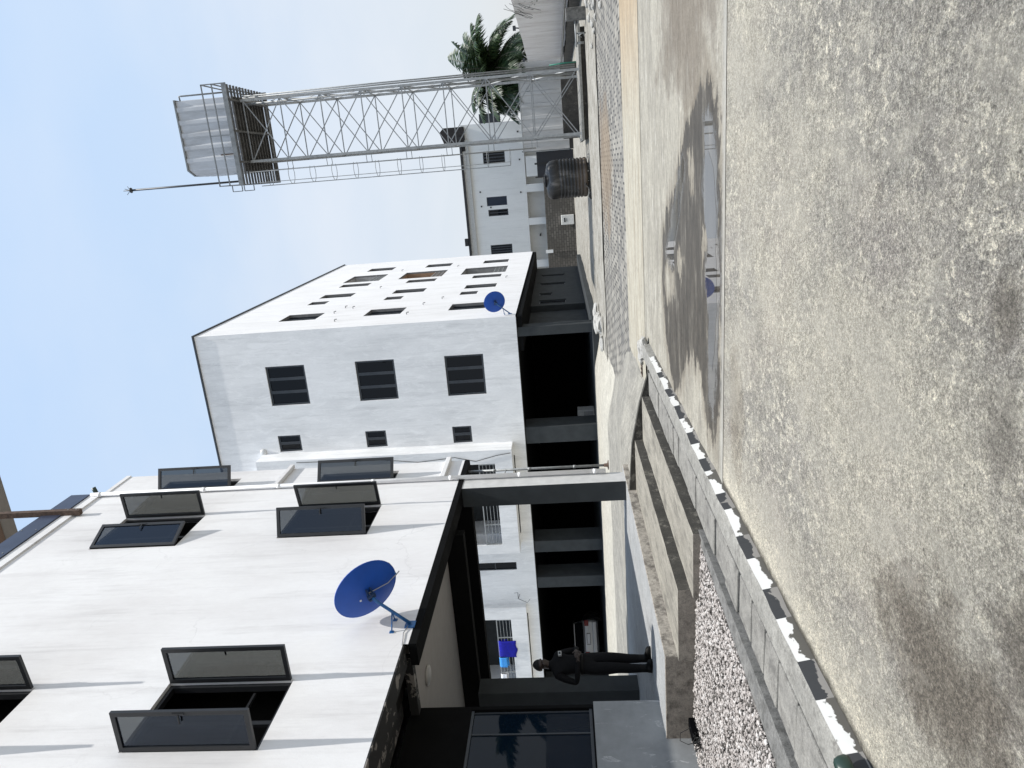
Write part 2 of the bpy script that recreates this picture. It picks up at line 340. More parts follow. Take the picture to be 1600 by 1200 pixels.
def kerbpaint(name, col, other, thr):
    m, nt, b = newmat(name)
    n = noi(nt, pos(nt, (1.6, 1, 1)), 5, 5, .62, .3)
    x, y, z = sep(nt)
    lo = ramp(nt, z, [(.005, .6), (.06, .0)])
    k = mth(nt, 'ADD', n, mth(nt, 'MULTIPLY', lo, .5))
    c = mix(nt, ramp(nt, k, [(thr, 0), (thr + .03, 1)]), col, other)
    setin(nt, b.inputs['Base Color'], c); b.inputs['Roughness'].default_value = .7
    bump(nt, b, n, .4, .01)
    return m
KWHITE = kerbpaint('chipped_white_paint', (.62, .62, .605), (.085, .08, .07), .62)
KBLACK = kerbpaint('chipped_black_paint', (.03, .032, .035), (.22, .21, .195), .64)
KTOP = m_conc('kerb_concrete', (.19, .186, .17), (.28, .273, .25), (.11, .105, .095), .6, 6)

def m_pebble():
    m, nt, b = newmat('mixed_pebbles')
    g = nt.nodes.new('ShaderNodeNewGeometry')
    c = ramp(nt, g.outputs['Random Per Island'], [(0, (.035, .032, .029)), (.12, (.12, .11, .10)), (.25, (.25, .225, .21)), (.55, (.36, .33, .31)), (.8, (.42, .39, .37)), (1, (.50, .48, .46))])
    setin(nt, b.inputs['Base Color'], c); b.inputs['Roughness'].default_value = .8
    return m
PEBBLE = m_pebble()
def m_wet():
    m, nt, b = newmat('rain_water_over_concrete')
    n = noi(nt, pos(nt, (.5, 1.4, 1), loc=(2, 2, 0)), 2.2, 6, .6)
    c = ramp(nt, noi(nt, pos(nt, (.5, 1.5, 1)), 1.8, 7, .7), [(.35, (.035, .032, .028)), (.7, (.10, .088, .072))])
    setin(nt, b.inputs['Base Color'], c)
    r = ramp(nt, n, [(.40, .05), (.54, .5)])
    b.inputs['IOR'].default_value = 1.33
    setin(nt, b.inputs['Specular IOR Level'], ramp(nt, n, [(.40, .5), (.56, .16)]))
    setin(nt, b.inputs['Roughness'], r)
    return m
WET = m_wet()
def m_water():
    m, nt, b = newmat('still_water')
    setin(nt, b.inputs['Base Color'], ramp(nt, noi(nt, pos(nt, (.5, 1.5, 1)), 2, 5), [(.3, (.03, .028, .026)), (.7, (.06, .055, .05))]))
    b.inputs['Roughness'].default_value = .015; b.inputs['IOR'].default_value = 1.45
    return m
WATER = m_water()
def m_corr(name, base, rustz, dirt):
    m, nt, b = newmat(name)
    n = noi(nt, pos(nt, (1, 1, .25)), 1.2, 7, .7)
    c = mix(nt, ramp(nt, n, [(.42, 0), (.68, .75)]), base, dirt)
    x, y, z = sep(nt)
    if rustz is not None:
        rz = ramp(nt, mth(nt, 'ADD', z, mth(nt, 'MULTIPLY', noi(nt, pos(nt), .7, 5), .9)), [(rustz, .8), (min(1, rustz + .3), 0)])
        c = mix(nt, rz, c, (.13, .075, .045))
    setin(nt, b.inputs['Base Color'], c); b.inputs['Roughness'].default_value = .5; b.inputs['Metallic'].default_value = .15
    return m
CORR = m_corr('stained_white_sheet_metal', (.70, .68, .65), None, (.45, .41, .38))
CORR2 = m_corr('grey_sheet_metal', (.46, .465, .465), None, (.31, .31, .305))
TANKM = m_corr('bright_sheet_metal', (.50, .52, .55), None, (.30, .30, .30))
def m_block():
    m, nt, b = newmat('bare_sandcrete_blocks')
    br = nt.nodes.new('ShaderNodeTexBrick'); nt.links.new(pos(nt, rot=(PI / 2, 0, 0)), br.inputs['Vector'])
    br.inputs['Scale'].default_value = 1; br.inputs['Brick Width'].default_value = .46; br.inputs['Row Height'].default_value = .24
    br.inputs['Mortar Size'].default_value = .03
    br.inputs['Color1'].default_value = (.10, .092, .082, 1); br.inputs['Color2'].default_value = (.17, .158, .14, 1); br.inputs['Mortar'].default_value = (.06, .056, .05, 1)
    c = mix(nt, ramp(nt, noi(nt, pos(nt), .9, 7, .7), [(.42, 0), (.66, .85)]), br.outputs['Color'], (.085, .078, .068))
    setin(nt, b.inputs['Base Color'], c); b.inputs['Roughness'].default_value = .95
    return m
BLOCK = m_block()
def m_plastictank():
    m, nt, b = newmat('sun_bleached_black_plastic')
    n = noi(nt, pos(nt, (1, 1, .3)), 1.8, 8, .7)
    c = ramp(nt, n, [(.40, (.010, .010, .010)), (.53, (.028, .027, .026)), (.62, (.10, .094, .088)), (.75, (.24, .225, .21))])
    x, y, z = sep(nt)
    zr = nt.nodes.new('ShaderNodeMapRange'); nt.links.new(mth(nt, 'ADD', z, mth(nt, 'MULTIPLY', noi(nt, pos(nt), 2, 6), .8)), zr.inputs[0])
    zr.inputs[1].default_value = 1.15; zr.inputs[2].default_value = .45
    c = mix(nt, mth(nt, 'MULTIPLY', zr.outputs[0], .6), c, (.22, .16, .11))
    setin(nt, b.inputs['Base Color'], c); b.inputs['Roughness'].default_value = .5
    return m
PTANK = m_plastictank()
def m_leaf():
    m, nt, b = newmat('palm_leaf')
    g = nt.nodes.new('ShaderNodeNewGeometry')
    setin(nt, b.inputs['Base Color'], ramp(nt, g.outputs['Random Per Island'], [(0, (.012, .026, .010)), (.6, (.026, .052, .018)), (1, (.055, .085, .03))]))
    b.inputs['Roughness'].default_value = .45
    b.inputs['Specular IOR Level'].default_value = .4
    return m
LEAF = m_leaf()
BARK = m_conc('palm_bark', (.10, .085, .07), (.17, .15, .125), None, scale=4, stretch=(1, 1, 5))
SKIN = plain('dark_skin', (.022, .0125, .009), .55, var=.15)
UNI = plain('black_uniform_cloth', (.003, .003, .0036), .9, var=.25, scale=25, spec=.2)
BOOT = plain('black_leather', (.004, .004, .004), .6, spec=.15)
HAIR = plain('short_black_hair', (.004, .004, .004), .9)
PATCH = plain('pale_patch_cloth', (.35, .35, .34), .9, var=.5, scale=60)
CARP = plain('silver_car_paint', (.36, .365, .37), .3, .5, var=.03)
CARG = glass('car_glass', (.01, .011, .013), .03)
REDL = plain('red_lens', (.18, .003, .006), .2)
PLATE = plain('number_plate_white', (.7, .7, .72), .5)

# ------------------------------------------------------------------ mesh helpers
class MB:
    def __init__(s): s.v = []; s.f = []; s.m = []; s.sm = []; s.xf = None
    def add(s, vs, fs, m=0, smooth=False):
        o = len(s.v)
        for p in vs:
            p = Vector(p)
            if s.xf is not None: p = s.xf @ p
            s.v.append(p)
        for f in fs:
            s.f.append([o + i for i in f]); s.m.append(m); s.sm.append(smooth)
        return s
    def box(s, x0, x1, y0, y1, z0, z1, m=0):
        vs = [(x0, y0, z0), (x1, y0, z0), (x1, y1, z0), (x0, y1, z0), (x0, y0, z1), (x1, y0, z1), (x1, y1, z1), (x0, y1, z1)]
        return s.add(vs, [(0, 3, 2, 1), (4, 5, 6, 7), (0, 1, 5, 4), (1, 2, 6, 5), (2, 3, 7, 6), (3, 0, 4, 7)], m)
    def quad(s, a, b, c, d, m=0): return s.add([a, b, c, d], [(0, 1, 2, 3)], m)
    def tube(s, pts, r, n=8, m=0, caps=True):
        pts = [Vector(p) for p in pts]; rs = r if isinstance(r, (list, tuple)) else [r] * len(pts)
        vs = []; fs = []
        up0 = None
        for i, p in enumerate(pts):
            t = (pts[min(i + 1, len(pts) - 1)] - pts[max(i - 1, 0)]).normalized()
            if up0 is None: up0 = Vector((0, 0, 1)) if abs(t.z) < .9 else Vector((1, 0, 0))
            a = t.cross(up0).normalized(); b = a.cross(t).normalized(); up0 = b
            for k in range(n):
                w = 2 * PI * k / n
                vs.append(p + (a * math.cos(w) + b * math.sin(w)) * rs[i])
        for i in range(len(pts) - 1):
            for k in range(n):
                fs.append((i * n + k, i * n + (k + 1) % n, (i + 1) * n + (k + 1) % n, (i + 1) * n + k))
        if caps:
            fs.append(tuple(range(n - 1, -1, -1))); fs.append(tuple((len(pts) - 1) * n + k for k in range(n)))
        return s.add(vs, fs, m, n > 5)
    def bar(s, a, b, w=.05, h=None, m=0): # square bar
        h = h or w
        a = Vector(a); b = Vector(b); t = (b - a).normalized()
        u = t.cross(Vector((0, 0, 1)) if abs(t.z) < .95 else Vector((0, 1, 0))).normalized(); v = u.cross(t)
        vs = []
        for p in (a, b):
            for q, r in ((-1, -1), (1, -1), (1, 1), (-1, 1)): vs.append(p + u * q * w / 2 + v * r * h / 2)
        return s.add(vs, [(3, 2, 1, 0), (4, 5, 6, 7), (0, 1, 5, 4), (1, 2, 6, 5), (2, 3, 7, 6), (3, 0, 4, 7)], m)
    def lathe(s, prof, n=24, m=0, axis=None, cap=True):
        vs = []; fs = []
        for r, z in prof:
            for k in range(n):
                w = 2 * PI * k / n; vs.append((r * math.cos(w), r * math.sin(w), z))
        for i in range(len(prof) - 1):
            for k in range(n): fs.append((i * n + k, i * n + (k + 1) % n, (i + 1) * n + (k + 1) % n, (i + 1) * n + k))
        if cap: fs.append(tuple(range(n - 1, -1, -1))); fs.append(tuple((len(prof) - 1) * n + k for k in range(n)))
        return s.add(vs, fs, m, True)
    def prism(s, poly, ext, m=0):  # poly: list of 3d pts, ext: vector
        n = len(poly); e = Vector(ext); vs = [Vector(p) for p in poly] + [Vector(p) + e for p in poly]
        return s.add(vs, [tuple(range(n - 1, -1, -1)), tuple(range(n, 2 * n))] + [(i, (i + 1) % n, n + (i + 1) % n, n + i) for i in range(n)], m)
    def wall(s, o, u, v, inn, U, V, holes, m=0, mr=None):
        """wall sheet with rectangular holes; hole = (u0,u1,v0,v1,depth)"""
        o = Vector(o); u = Vector(u); v = Vector(v); inn = Vector(inn); mr = m if mr is None else mr
        us = sorted({U[0], U[1]} | {h[0] for h in holes} | {h[1] for h in holes})
        vs = sorted({V[0], V[1]} | {h[2] for h in holes} | {h[3] for h in holes})
        us = [a for a in us if U[0] <= a <= U[1]]; vs = [a for a in vs if V[0] <= a <= V[1]]
        P = lambda a, b, d=0: o + u * a + v * b + inn * d
        for i in range(len(us) - 1):
            for j in range(len(vs) - 1):
                cu = (us[i] + us[i + 1]) / 2; cv = (vs[j] + vs[j + 1]) / 2
                if any(h[0] < cu < h[1] and h[2] < cv < h[3] for h in holes): continue
                s.quad(P(us[i], vs[j]), P(us[i + 1], vs[j]), P(us[i + 1], vs[j + 1]), P(us[i], vs[j + 1]), m)
        for h in holes:
            a, b, c, d, dp = h[:5]
            for p, q in (((a, c), (b, c)), ((b, c), (b, d)), ((b, d), (a, d)), ((a, d), (a, c))):
                s.quad(P(*p), P(*q), P(*q, dp), P(*p, dp), mr)
        return s

def worldloc(o):
    l = Vector((0, 0, 0))
    while o is not None: l += Vector(o.location); o = o.parent
    return l
def tag(o, label=None, cat=None, group=None, kind=None):
    if label: o['label'] = label
    if cat: o['category'] = cat
    if group: o['group'] = group
    if kind: o['kind'] = kind
    return o
def obj(name, mb, mats, parent=None, origin=None):
    """one mesh object; the MB holds world coordinates"""
    me = bpy.data.meshes.new(name)
    off = worldloc(parent) if parent else Vector(origin or (0, 0, 0))
    me.from_pydata([tuple(Vector(p) - off) for p in mb.v], [], mb.f)
    if not isinstance(mats, (list, tuple)): mats = [mats]
    for m in mats: me.materials.append(m)
    me.polygons.foreach_set('material_index', mb.m); me.polygons.foreach_set('use_smooth', mb.sm)
    me.update()
    o = bpy.data.objects.new(name, me); COL.objects.link(o)
    if parent: o.parent = parent
    elif origin: o.location = origin
    return o
def thing(name, label, cat, loc=(0, 0, 0), group=None, rotz=0):
    o = bpy.data.objects.new(name, None); COL.objects.link(o)
    o.location = loc; o.rotation_euler = (0, 0, rotz); o.empty_display_size = .3
    return tag(o, label, cat, group)
def copy_tree(o, parent=None):
    c = o.copy(); COL.objects.link(c)
    if parent: c.parent = parent
    for ch in list(o.children): copy_tree(ch, c)
    return c
def bevel(o, w=.01, seg=2, ang=35):
    b = o.modifiers.new('bevel', 'BEVEL'); b.width = w; b.segments = seg; b.limit_method = 'ANGLE'; b.angle_limit = R_(ang)
    return o
X, Y, Z = Vector((1, 0, 0)), Vector((0, 1, 0)), Vector((0, 0, 1))

# ================================================================== SETTING
def ss(a, b, x):
    t = min(1, max(0, (x - a) / (b - a))); return t * t * (3 - 2 * t)
def sheet(name, x0, x1, y0, y1, z, mat, hf=None, step=None):
    mb = MB()
    if hf is None:
        mb.quad((x0, y0, z), (x1, y0, z), (x1, y1, z), (x0, y1, z))
    else:
        nx = max(1, int((x1 - x0) / step)); ny = max(1, int((y1 - y0) / step))
        vs = [(x0 + (x1 - x0) * i / nx, y0 + (y1 - y0) * j / ny, 0) for j in range(ny + 1) for i in range(nx + 1)]
        vs = [(a, b, hf(a, b)) for a, b, _ in vs]
        fs = [(j * (nx + 1) + i, j * (nx + 1) + i + 1, (j + 1) * (nx + 1) + i + 1, (j + 1) * (nx + 1) + i) for j in range(ny) for i in range(nx)]
        mb.add(vs, fs, 0, True)
    return tag(obj(name, mb, mat), kind='structure')
sheet('ground', -400, 400, -300, 700, -.06, EARTH)
drv = sheet('driveway', -3.36, 7.9, -6, 6.86, 0, m_driveway())
lane = sheet('driveway_lane', -3.36, 7.9, 6.885, 13.6, 0, m_lane(), lambda x, y: .0, .06)
sheet('concrete_strip', -4.4, 7.9, 13.62, 17.0, .004, m_strip())
sheet('paving', -7.0, 7.9, 17.03, 26.0, .0, m_pavers(), lambda x, y: .03 * mnoise.noise((x * .35, y * .3, 4)) - .005, .25)
def edge_h(x, y): return .02 + .05 * mnoise.noise((x * .7, y * .7, 2))
sheet('courtyard_floor', -10, 7.9, 26.02, 75, .01, WHITEC, lambda x, y: .02 + .03 * mnoise.noise((x * .5, y * .4, 9)), .5)
def fore_h(x, y):
    edge = -4.0 - 2.6 * ss(15, 24, y) - .6 * ss(24, 32, y)
    top = .50 - .2 * ss(13.5, 19, y)
    t = ss(0, 2.3, edge - x + .15 * mnoise.noise((x * .6, y * .6, 5)))
    return -.03 + (top + .03) * t + .012 * mnoise.noise((x * 1.5, y * 1.2, 1)) * t
def fore2(x, y):
    if y < 13.35 and x < -5.7: return min(fore_h(x, y), .5)
    return fore_h(x, y)
sheet('forecourt', -34, -3.38, 12.10, 31.72, 0, m_fore(), fore2, .16)

def poly_sheet(name, pts, z, mat, jit=.06, sub=7, seed=1):
    r = random.Random(seed); out = []
    n = len(pts)
    for i in range(n):
        a = Vector(pts[i] + (0,)); b = Vector(pts[(i + 1) % n] + (0,))
        for k in range(sub):
            p = a.lerp(b, k / sub); q = mnoise.noise_vector((p.x * 3.1, p.y * 3.1, seed)) * jit + mnoise.noise_vector((p.x * 9, p.y * 9, seed)) * jit * .5
            out.append((p.x + q.x * 1.3, p.y + q.y, z))
    bm = bmesh.new(); vs = [bm.verts.new(p) for p in out]
    es = [bm.edges.new((vs[i], vs[(i + 1) % len(vs)])) for i in range(len(vs))]
    bmesh.ops.triangle_fill(bm, use_beauty=True, edges=es)
    for f in bm.faces:
        if f.normal.z < 0: f.normal_flip()
    me = bpy.data.meshes.new(name); bm.to_mesh(me); bm.free(); me.materials.append(mat)
    o = bpy.data.objects.new(name, me); COL.objects.link(o)
    return tag(o, kind='structure')
wetp = [(0.72, 7.62), (0.56, 7.32), (0.21, 7.15), (-0.37, 7.05), (-0.97, 6.98), (-1.59, 6.97), (-2.0, 6.99), (-2.35, 7.04), (-2.75, 7.15), (-3.04, 7.3), (-2.98, 7.57), (-2.77, 7.86), (-2.51, 8.01), (-2.4, 8.32), (-2.43, 8.75), (-2.74, 9.24), (-3.17, 9.57), (-3.3, 10.04), (-3.14, 10.44), (-2.63, 10.85), (-1.96, 11.05), (-1.27, 11.04), (-0.76, 10.54), (-0.38, 9.71), (0.05, 9.29), (0.37, 9.01), (0.5, 8.4), (0.66, 8.0)]
wetp = [(a, max(b, 7.02)) for a, b in wetp]
wat1 = [(0.38, 8.0), (0.45, 7.71), (0.28, 7.36), (-0.14, 7.22), (-0.61, 7.15), (-1.16, 7.09), (-1.73, 7.07), (-2.31, 7.16), (-2.83, 7.37), (-2.7, 7.64), (-2.2, 7.72), (-1.73, 7.59), (-1.36, 7.86), (-0.92, 7.73), (-0.4, 7.94), (-0.01, 7.87)]
wat2 = [(0.01, 9.2), (-0.07, 8.94), (-0.37, 9.13), (-0.86, 9.54), (-1.53, 10.13), (-1.98, 10.05), (-1.78, 10.51), (-1.33, 10.72), (-0.73, 10.06)]
DRYS = [[(0.06, 8.93), (-0.15, 8.77), (-0.45, 8.65), (-0.42, 8.49), (-0.15, 8.41), (0.05, 8.6)], [(-0.7, 7.94), (-0.92, 8.04), (-1.12, 7.97), (-1.08, 7.8), (-0.79, 7.73)], [(-1.54, 10.74), (-1.84, 10.9), (-2.14, 10.67), (-1.97, 10.1), (-1.6, 9.96), (-1.45, 10.3)], [(-1.24, 9.56), (-1.51, 9.68), (-1.6, 9.38), (-1.32, 9.17)]]
def sdist(P, poly):
    A = np.array(poly); B = np.roll(A, -1, 0); ins = np.zeros(len(P), bool); dm = np.full(len(P), 9.0)
    for a, b in zip(A, B):
        e = b - a; t = np.clip(((P - a) @ e) / (e @ e + 1e-9), 0, 1); dm = np.minimum(dm, np.linalg.norm(P - a - t[:, None] * e, axis=1))
        cr = ((a[1] > P[:, 1]) != (b[1] > P[:, 1])) & (P[:, 0] < (b[0] - a[0]) * (P[:, 1] - a[1]) / (b[1] - a[1] + 1e-12) + a[0]); ins ^= cr
    return np.where(ins, dm, -dm)
me = lane.data; co = np.zeros(len(me.vertices) * 3); me.vertices.foreach_get('co', co); P = co.reshape(-1, 3)[:, :2]
wet = sdist(P, wetp)
for d in DRYS: wet = np.minimum(wet, -sdist(P, d) + .02)
wat = np.maximum(sdist(P, wat1), sdist(P, wat2))
wat = np.minimum(wat, wet)
ca = me.color_attributes.new('wetness', 'FLOAT_COLOR', 'POINT')
arr = np.zeros((len(P), 4)); arr[:, 0] = np.clip(.5 + wet, 0, 1); arr[:, 1] = np.clip(.5 + wat, 0, 1); arr[:, 3] = 1
ca.data.foreach_set('color', arr.ravel())
def shrink(poly, k):
    cx = sum(p[0] for p in poly) / len(poly); cy = sum(p[1] for p in poly) / len(poly)
    return [(cx + (x - cx) * k, cy + (y - cy) * k) for x, y in poly]
poly_sheet('puddle', shrink(wat1, .68), .0012, WATER, .05, 14, 5)
poly_sheet('puddle', shrink(wat2, .5), .0012, WATER, .06, 14, 8)

# ---- gravel bed : stuff
def gravel():
    N = 24000
    ico = bmesh.new(); bmesh.ops.create_icosphere(ico, subdivisions=1, radius=1)
    bv = np.array([v.co[:] for v in ico.verts]); bf = np.array([[v.index for v in f.verts] for f in ico.faces]); ico.free()
    px = rng.uniform(-7.19, -4.18, N); py = rng.uniform(2.0, 7.36, N)
    lim = -4.43 + .22 * (py - 4) / 3.2
    k = px < lim; px = px[k]; py = py[k]; n = len(px)
    s = rng.uniform(.008, .021, n)
    sc3 = np.stack([s * rng.uniform(.8, 1.4, n), s * rng.uniform(.7, 1.1, n), s * rng.uniform(.5, .9, n)], 1)
    a = rng.uniform(0, 2 * PI, n); ca, sa = np.cos(a), np.sin(a)
    bvj = bv[None] * (1 + rng.uniform(-.18, .18, (n, len(bv), 1)))
    v = bvj * sc3[:, None, :]
    x = v[..., 0] * ca[:, None] - v[..., 1] * sa[:, None]; y = v[..., 0] * sa[:, None] + v[..., 1] * ca[:, None]
    zc = .165 + rng.uniform(0, .02, n) + .05 * np.clip((-4.6 - px) / 2.4, 0, 1)
    V = np.stack([x + px[:, None], y + py[:, None], v[..., 2] + zc[:, None]], -1).reshape(-1, 3)
    F = (bf[None] + (np.arange(n) * len(bv))[:, None, None]).reshape(-1, 3)
    me = bpy.data.meshes.new('gravel_bed'); me.from_pydata(V.tolist(), [], F.tolist()); me.materials.append(PEBBLE)
    o = bpy.data.objects.new('gravel_bed', me); COL.objects.link(o)
    tag(o, 'bed of pale mixed pebbles between the grey wall and the drain', 'gravel', kind='stuff')
gravel()
mb = MB(); mb.quad((-7.2, -4, .155), (-4.2, -4, .155), (-4.2, 7.4, .155), (-7.2, 7.4, .155))
tag(obj('gravel_base', mb, m_conc('gravel_fines', (.12, .112, .105), (.3, .28, .26), (.07, .064, .06), .5, 14)), kind='structure')

# ================================================================== TERRACE, KERB, DRAIN
ter = thing('terrace', 'grey raised portico floor with two long stained concrete steps', 'terrace', (-7, 9, 0))
mb = MB()
mb.box(-11.6, -5.913, 7.42, 13.3, -.05, .56, 0)
# faces: top=floor, +X = dirty riser, -Y end = brown
o = obj('floor_slab', mb, [SLABF, DIRTYC, BROWNC], ter); o.data.polygons[3].material_index = 1; o.data.polygons[2].material_index = 2
bevel(o, .008, 1)
def stepmesh(x0, x1, y0, y1, z1):
    mb = MB()
    ny = 40
    prof = []
    for j in range(ny + 1):
        y = y0 + (y1 - y0) * j / ny
        e = x1 + .018 * mnoise.noise((y * 2.3, x1, 0)) + .008 * mnoise.noise((y * 9, x1, 0))
        prof.append((y, e, z1 + .006 * mnoise.noise((y * 3, x1, 5))))
    vs = []; 
    for y, e, z in prof: vs += [(x0, y, -.05), (x0, y, z), (e, y, z), (e, y, -.05)]
    fs = []; ms = []
    for j in range(ny):
        a = j * 4; b = a + 4
        mb.add([vs[a + 1], vs[a + 2], vs[b + 2], vs[b + 1]], [(0, 1, 2, 3)], 0)
        mb.add([vs[a + 2], vs[a + 3], vs[b + 3], vs[b + 2]], [(0, 1, 2, 3)], 1)
    mb.add(vs[:4], [(0, 3, 2, 1)], 2); mb.add(vs[-4:], [(0, 1, 2, 3)], 1)
    return mb
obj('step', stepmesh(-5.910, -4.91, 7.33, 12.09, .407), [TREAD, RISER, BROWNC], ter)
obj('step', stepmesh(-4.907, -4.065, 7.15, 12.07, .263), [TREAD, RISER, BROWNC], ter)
# end wall of the ramp behind the steps
mb = MB(); mb.prism([(-5.91, 12.10, -.05), (-3.62, 12.10, -.05), (-3.62, 12.10, .13), (-4.2, 12.10, .30), (-5.0, 12.10, .46), (-5.91, 12.10, .53)], (0, .12, 0))
obj('ramp_edge', mb, [RISER], ter)
mb = MB(); mb.box(-4.058, -3.60, 3, 12.08, -.05, .05); obj('drain_channel', mb, [RISER], ter)

KL = []
kerb = thing('kerb', 'kerb with chipped black and white painted stripes along the driveway', 'kerb', (-3.4, 6, 0))
seg = [-4, -3.5, -3.0, -2.4, -1.9, -1.4, -.8, -.3, .2, .8, 1.3, 1.7, 2.2, 2.8, 3.33, 3.76, 4.12, 4.6, 4.96, 5.44, 5.82, 6.32, 6.71, 7.22, 7.6, 8.07, 8.41, 8.93, 9.38, 9.83, 10.27, 10.8, 11.13, 12.1, 12.95]
mb = MB(); white = True
kx = lambda y: -3.337 + .03 * mnoise.noise((y * 2.3, 0, 0)) + .012 * mnoise.noise((y * 9, 0, 0))
kz = lambda y: .125 + .02 * mnoise.noise((y * 1.7, 3, 0))
cols = []
for i in range(len(seg) - 1):
    n = max(1, int((seg[i + 1] - seg[i]) / .12))
    w = 0 if i % 2 == 0 else 1
    if i == len(seg) - 2: w = 2
    for k in range(n):
        a = seg[i] + (seg[i + 1] - seg[i]) * k / n; b = seg[i] + (seg[i + 1] - seg[i]) * (k + 1) / n
        mb.quad((kx(a) + .01, a, -.03), (kx(b) + .01, b, -.03), (kx(b) - .02, b, kz(b) - .012), (kx(a) - .02, a, kz(a) - .012), w)
        mb.quad((kx(a) - .02, a, kz(a) - .012), (kx(b) - .02, b, kz(b) - .012), (kx(b) - .045, b, kz(b)), (kx(a) - .045, a, kz(a)), 2)
        mb.quad((kx(a) - .045, a, kz(a)), (kx(b) - .045, b, kz(b)), (-3.585, b, .13), (-3.585, a, .13), 2)
        mb.quad((-3.585, a, .13), (-3.585, b, .13), (-3.585, b, -.03), (-3.585, a, -.03), 2)
mb.quad((kx(12.95) + .01, 12.95, -.03), (-3.585, 12.95, -.03), (-3.585, 12.95, .13), (kx(12.95) - .045, 12.95, .125), 2)
# white at y in (3.33,3.76)? order: index 3 = black(3.76-3.33)... stripes follow the photograph
obj('kerb_stone', mb, [KWHITE, KBLACK, KTOP], kerb)
for k, (x, y, r_) in enumerate([(-3.42, 13.08, .15), (-3.55, 13.42, .17), (-3.75, 13.6, .12)]):
    KL.append((x, y, r_))
js = [2.0, 2.5, 2.95, 3.4, 4.02, 4.44, 4.8, 5.19, 5.62, 6.1, 6.6, 7.09, 7.65, 8.19, 8.91, 9.3, 9.75, 10.25, 10.8, 11.4, 12.0]
for i in range(len(js) - 1):
    a, b = js[i] + random.uniform(.006, .03), js[i + 1] - random.uniform(.006, .03)
    mb = MB(); dz = random.uniform(-.008, .012); t = random.uniform(-.006, .006)
    mb.add([(-4.05, a, .05), (-3.60, a, .05), (-3.60, b, .05), (-4.05, b, .05), (-4.05 + random.uniform(-.0, .03), a, .135 + dz), (-3.605, a, .135 + dz + t), (-3.605, b, .135 + dz + t), (-4.05 + random.uniform(0, .03), b, .135 + dz)],
           [(0, 3, 2, 1), (4, 5, 6, 7), (0, 1, 5, 4), (1, 2, 6, 5), (2, 3, 7, 6), (3, 0, 4, 7)])
    o = bevel(obj('drain_cover_slab', mb, DRAIN, None, (-3.82, (a + b) / 2, .06)), .012, 2)
    tag(o, 'grey concrete drain cover slab in the row behind the striped kerb', 'cover slab', 'drain cover slabs behind the kerb')
mb = MB()
for i in range(24):
    a = 1.5 + i * .238; b = a + .24
    f = lambda y: -4.40 + .2 * (y - 4) / 3.2 + .015 * mnoise.noise((y * 3, 1, 1))
    prof = [(f, .10), (f, .178), (lambda y: -4.105, .168), (lambda y: -4.095, .188), (lambda y: -4.052, .188), (lambda y: -4.050, .05)]
    for (p, pz), (q, qz) in zip(prof[:-1], prof[1:]):
        mb.quad((p(a), a, pz), (q(a), a, qz), (q(b), b, qz), (p(b), b, pz))
tag(obj('gravel_edging', mb, BAND, None, (-4.2, 4, 0)), 'narrow grey concrete edging holding back the pebbles', 'edging')

# ================================================================== NEAR WHITE BUILDING
xA = -5.93
nb = thing('white_building', 'nearest white rendered building with open tinted casement windows over a dark portico', 'building', (-8.5, 6, 0))
wins = [ # y0,y1,z0,z1, leaves: (hinge side, angle from wall deg)
    dict(y=(6.07, 7.20), z=(5.22, 6.85), lv=((0, 88), (1, 89))),
    dict(y=(10.73, 11.91), z=(8.69, 10.32), lv=((0, 24), (1, 88))),
    dict(y=(10.86, 12.02), z=(5.24, 6.88), lv=((0, 70), (1, 80))),
    dict(y=(6.03, 7.16), z=(8.66, 10.3), lv=((0, 86), (1, 87))),
    dict(y=(13.05, 13.56), z=(8.71, 10.33), lv=((0, 67),)),
    dict(y=(13.06, 13.57), z=(5.24, 6.88), lv=((0, 58),)),
]
holes = [(w['y'][0], w['y'][1], w['z'][0], w['z'][1], .16) for w in wins]
mb = MB()
zb, zt = 3.95, 11.55
mb.wall((xA, 0, 0), Y, Z, -X, (-4, 13.95), (zb, zt), holes, 0)
mb.quad((xA, 7.83, 3.88), (xA, 13.95, 3.88), (xA, 13.95, 3.95), (xA, 7.83, 3.95))
mb.quad((xA, 13.95, 3.88), (-11.6, 13.95, 3.88), (-11.6, 13.95, zt), (xA, 13.95, zt))
mb.quad((-11.6, 13.95, 3.9), (-11.6, -4, 3.9), (-11.6, -4, zt), (-11.6, 13.95, zt)); mb.quad((-11.6, -4, 3.9), (xA, -4, 3.9), (xA, -4, zt), (-11.6, -4, zt))
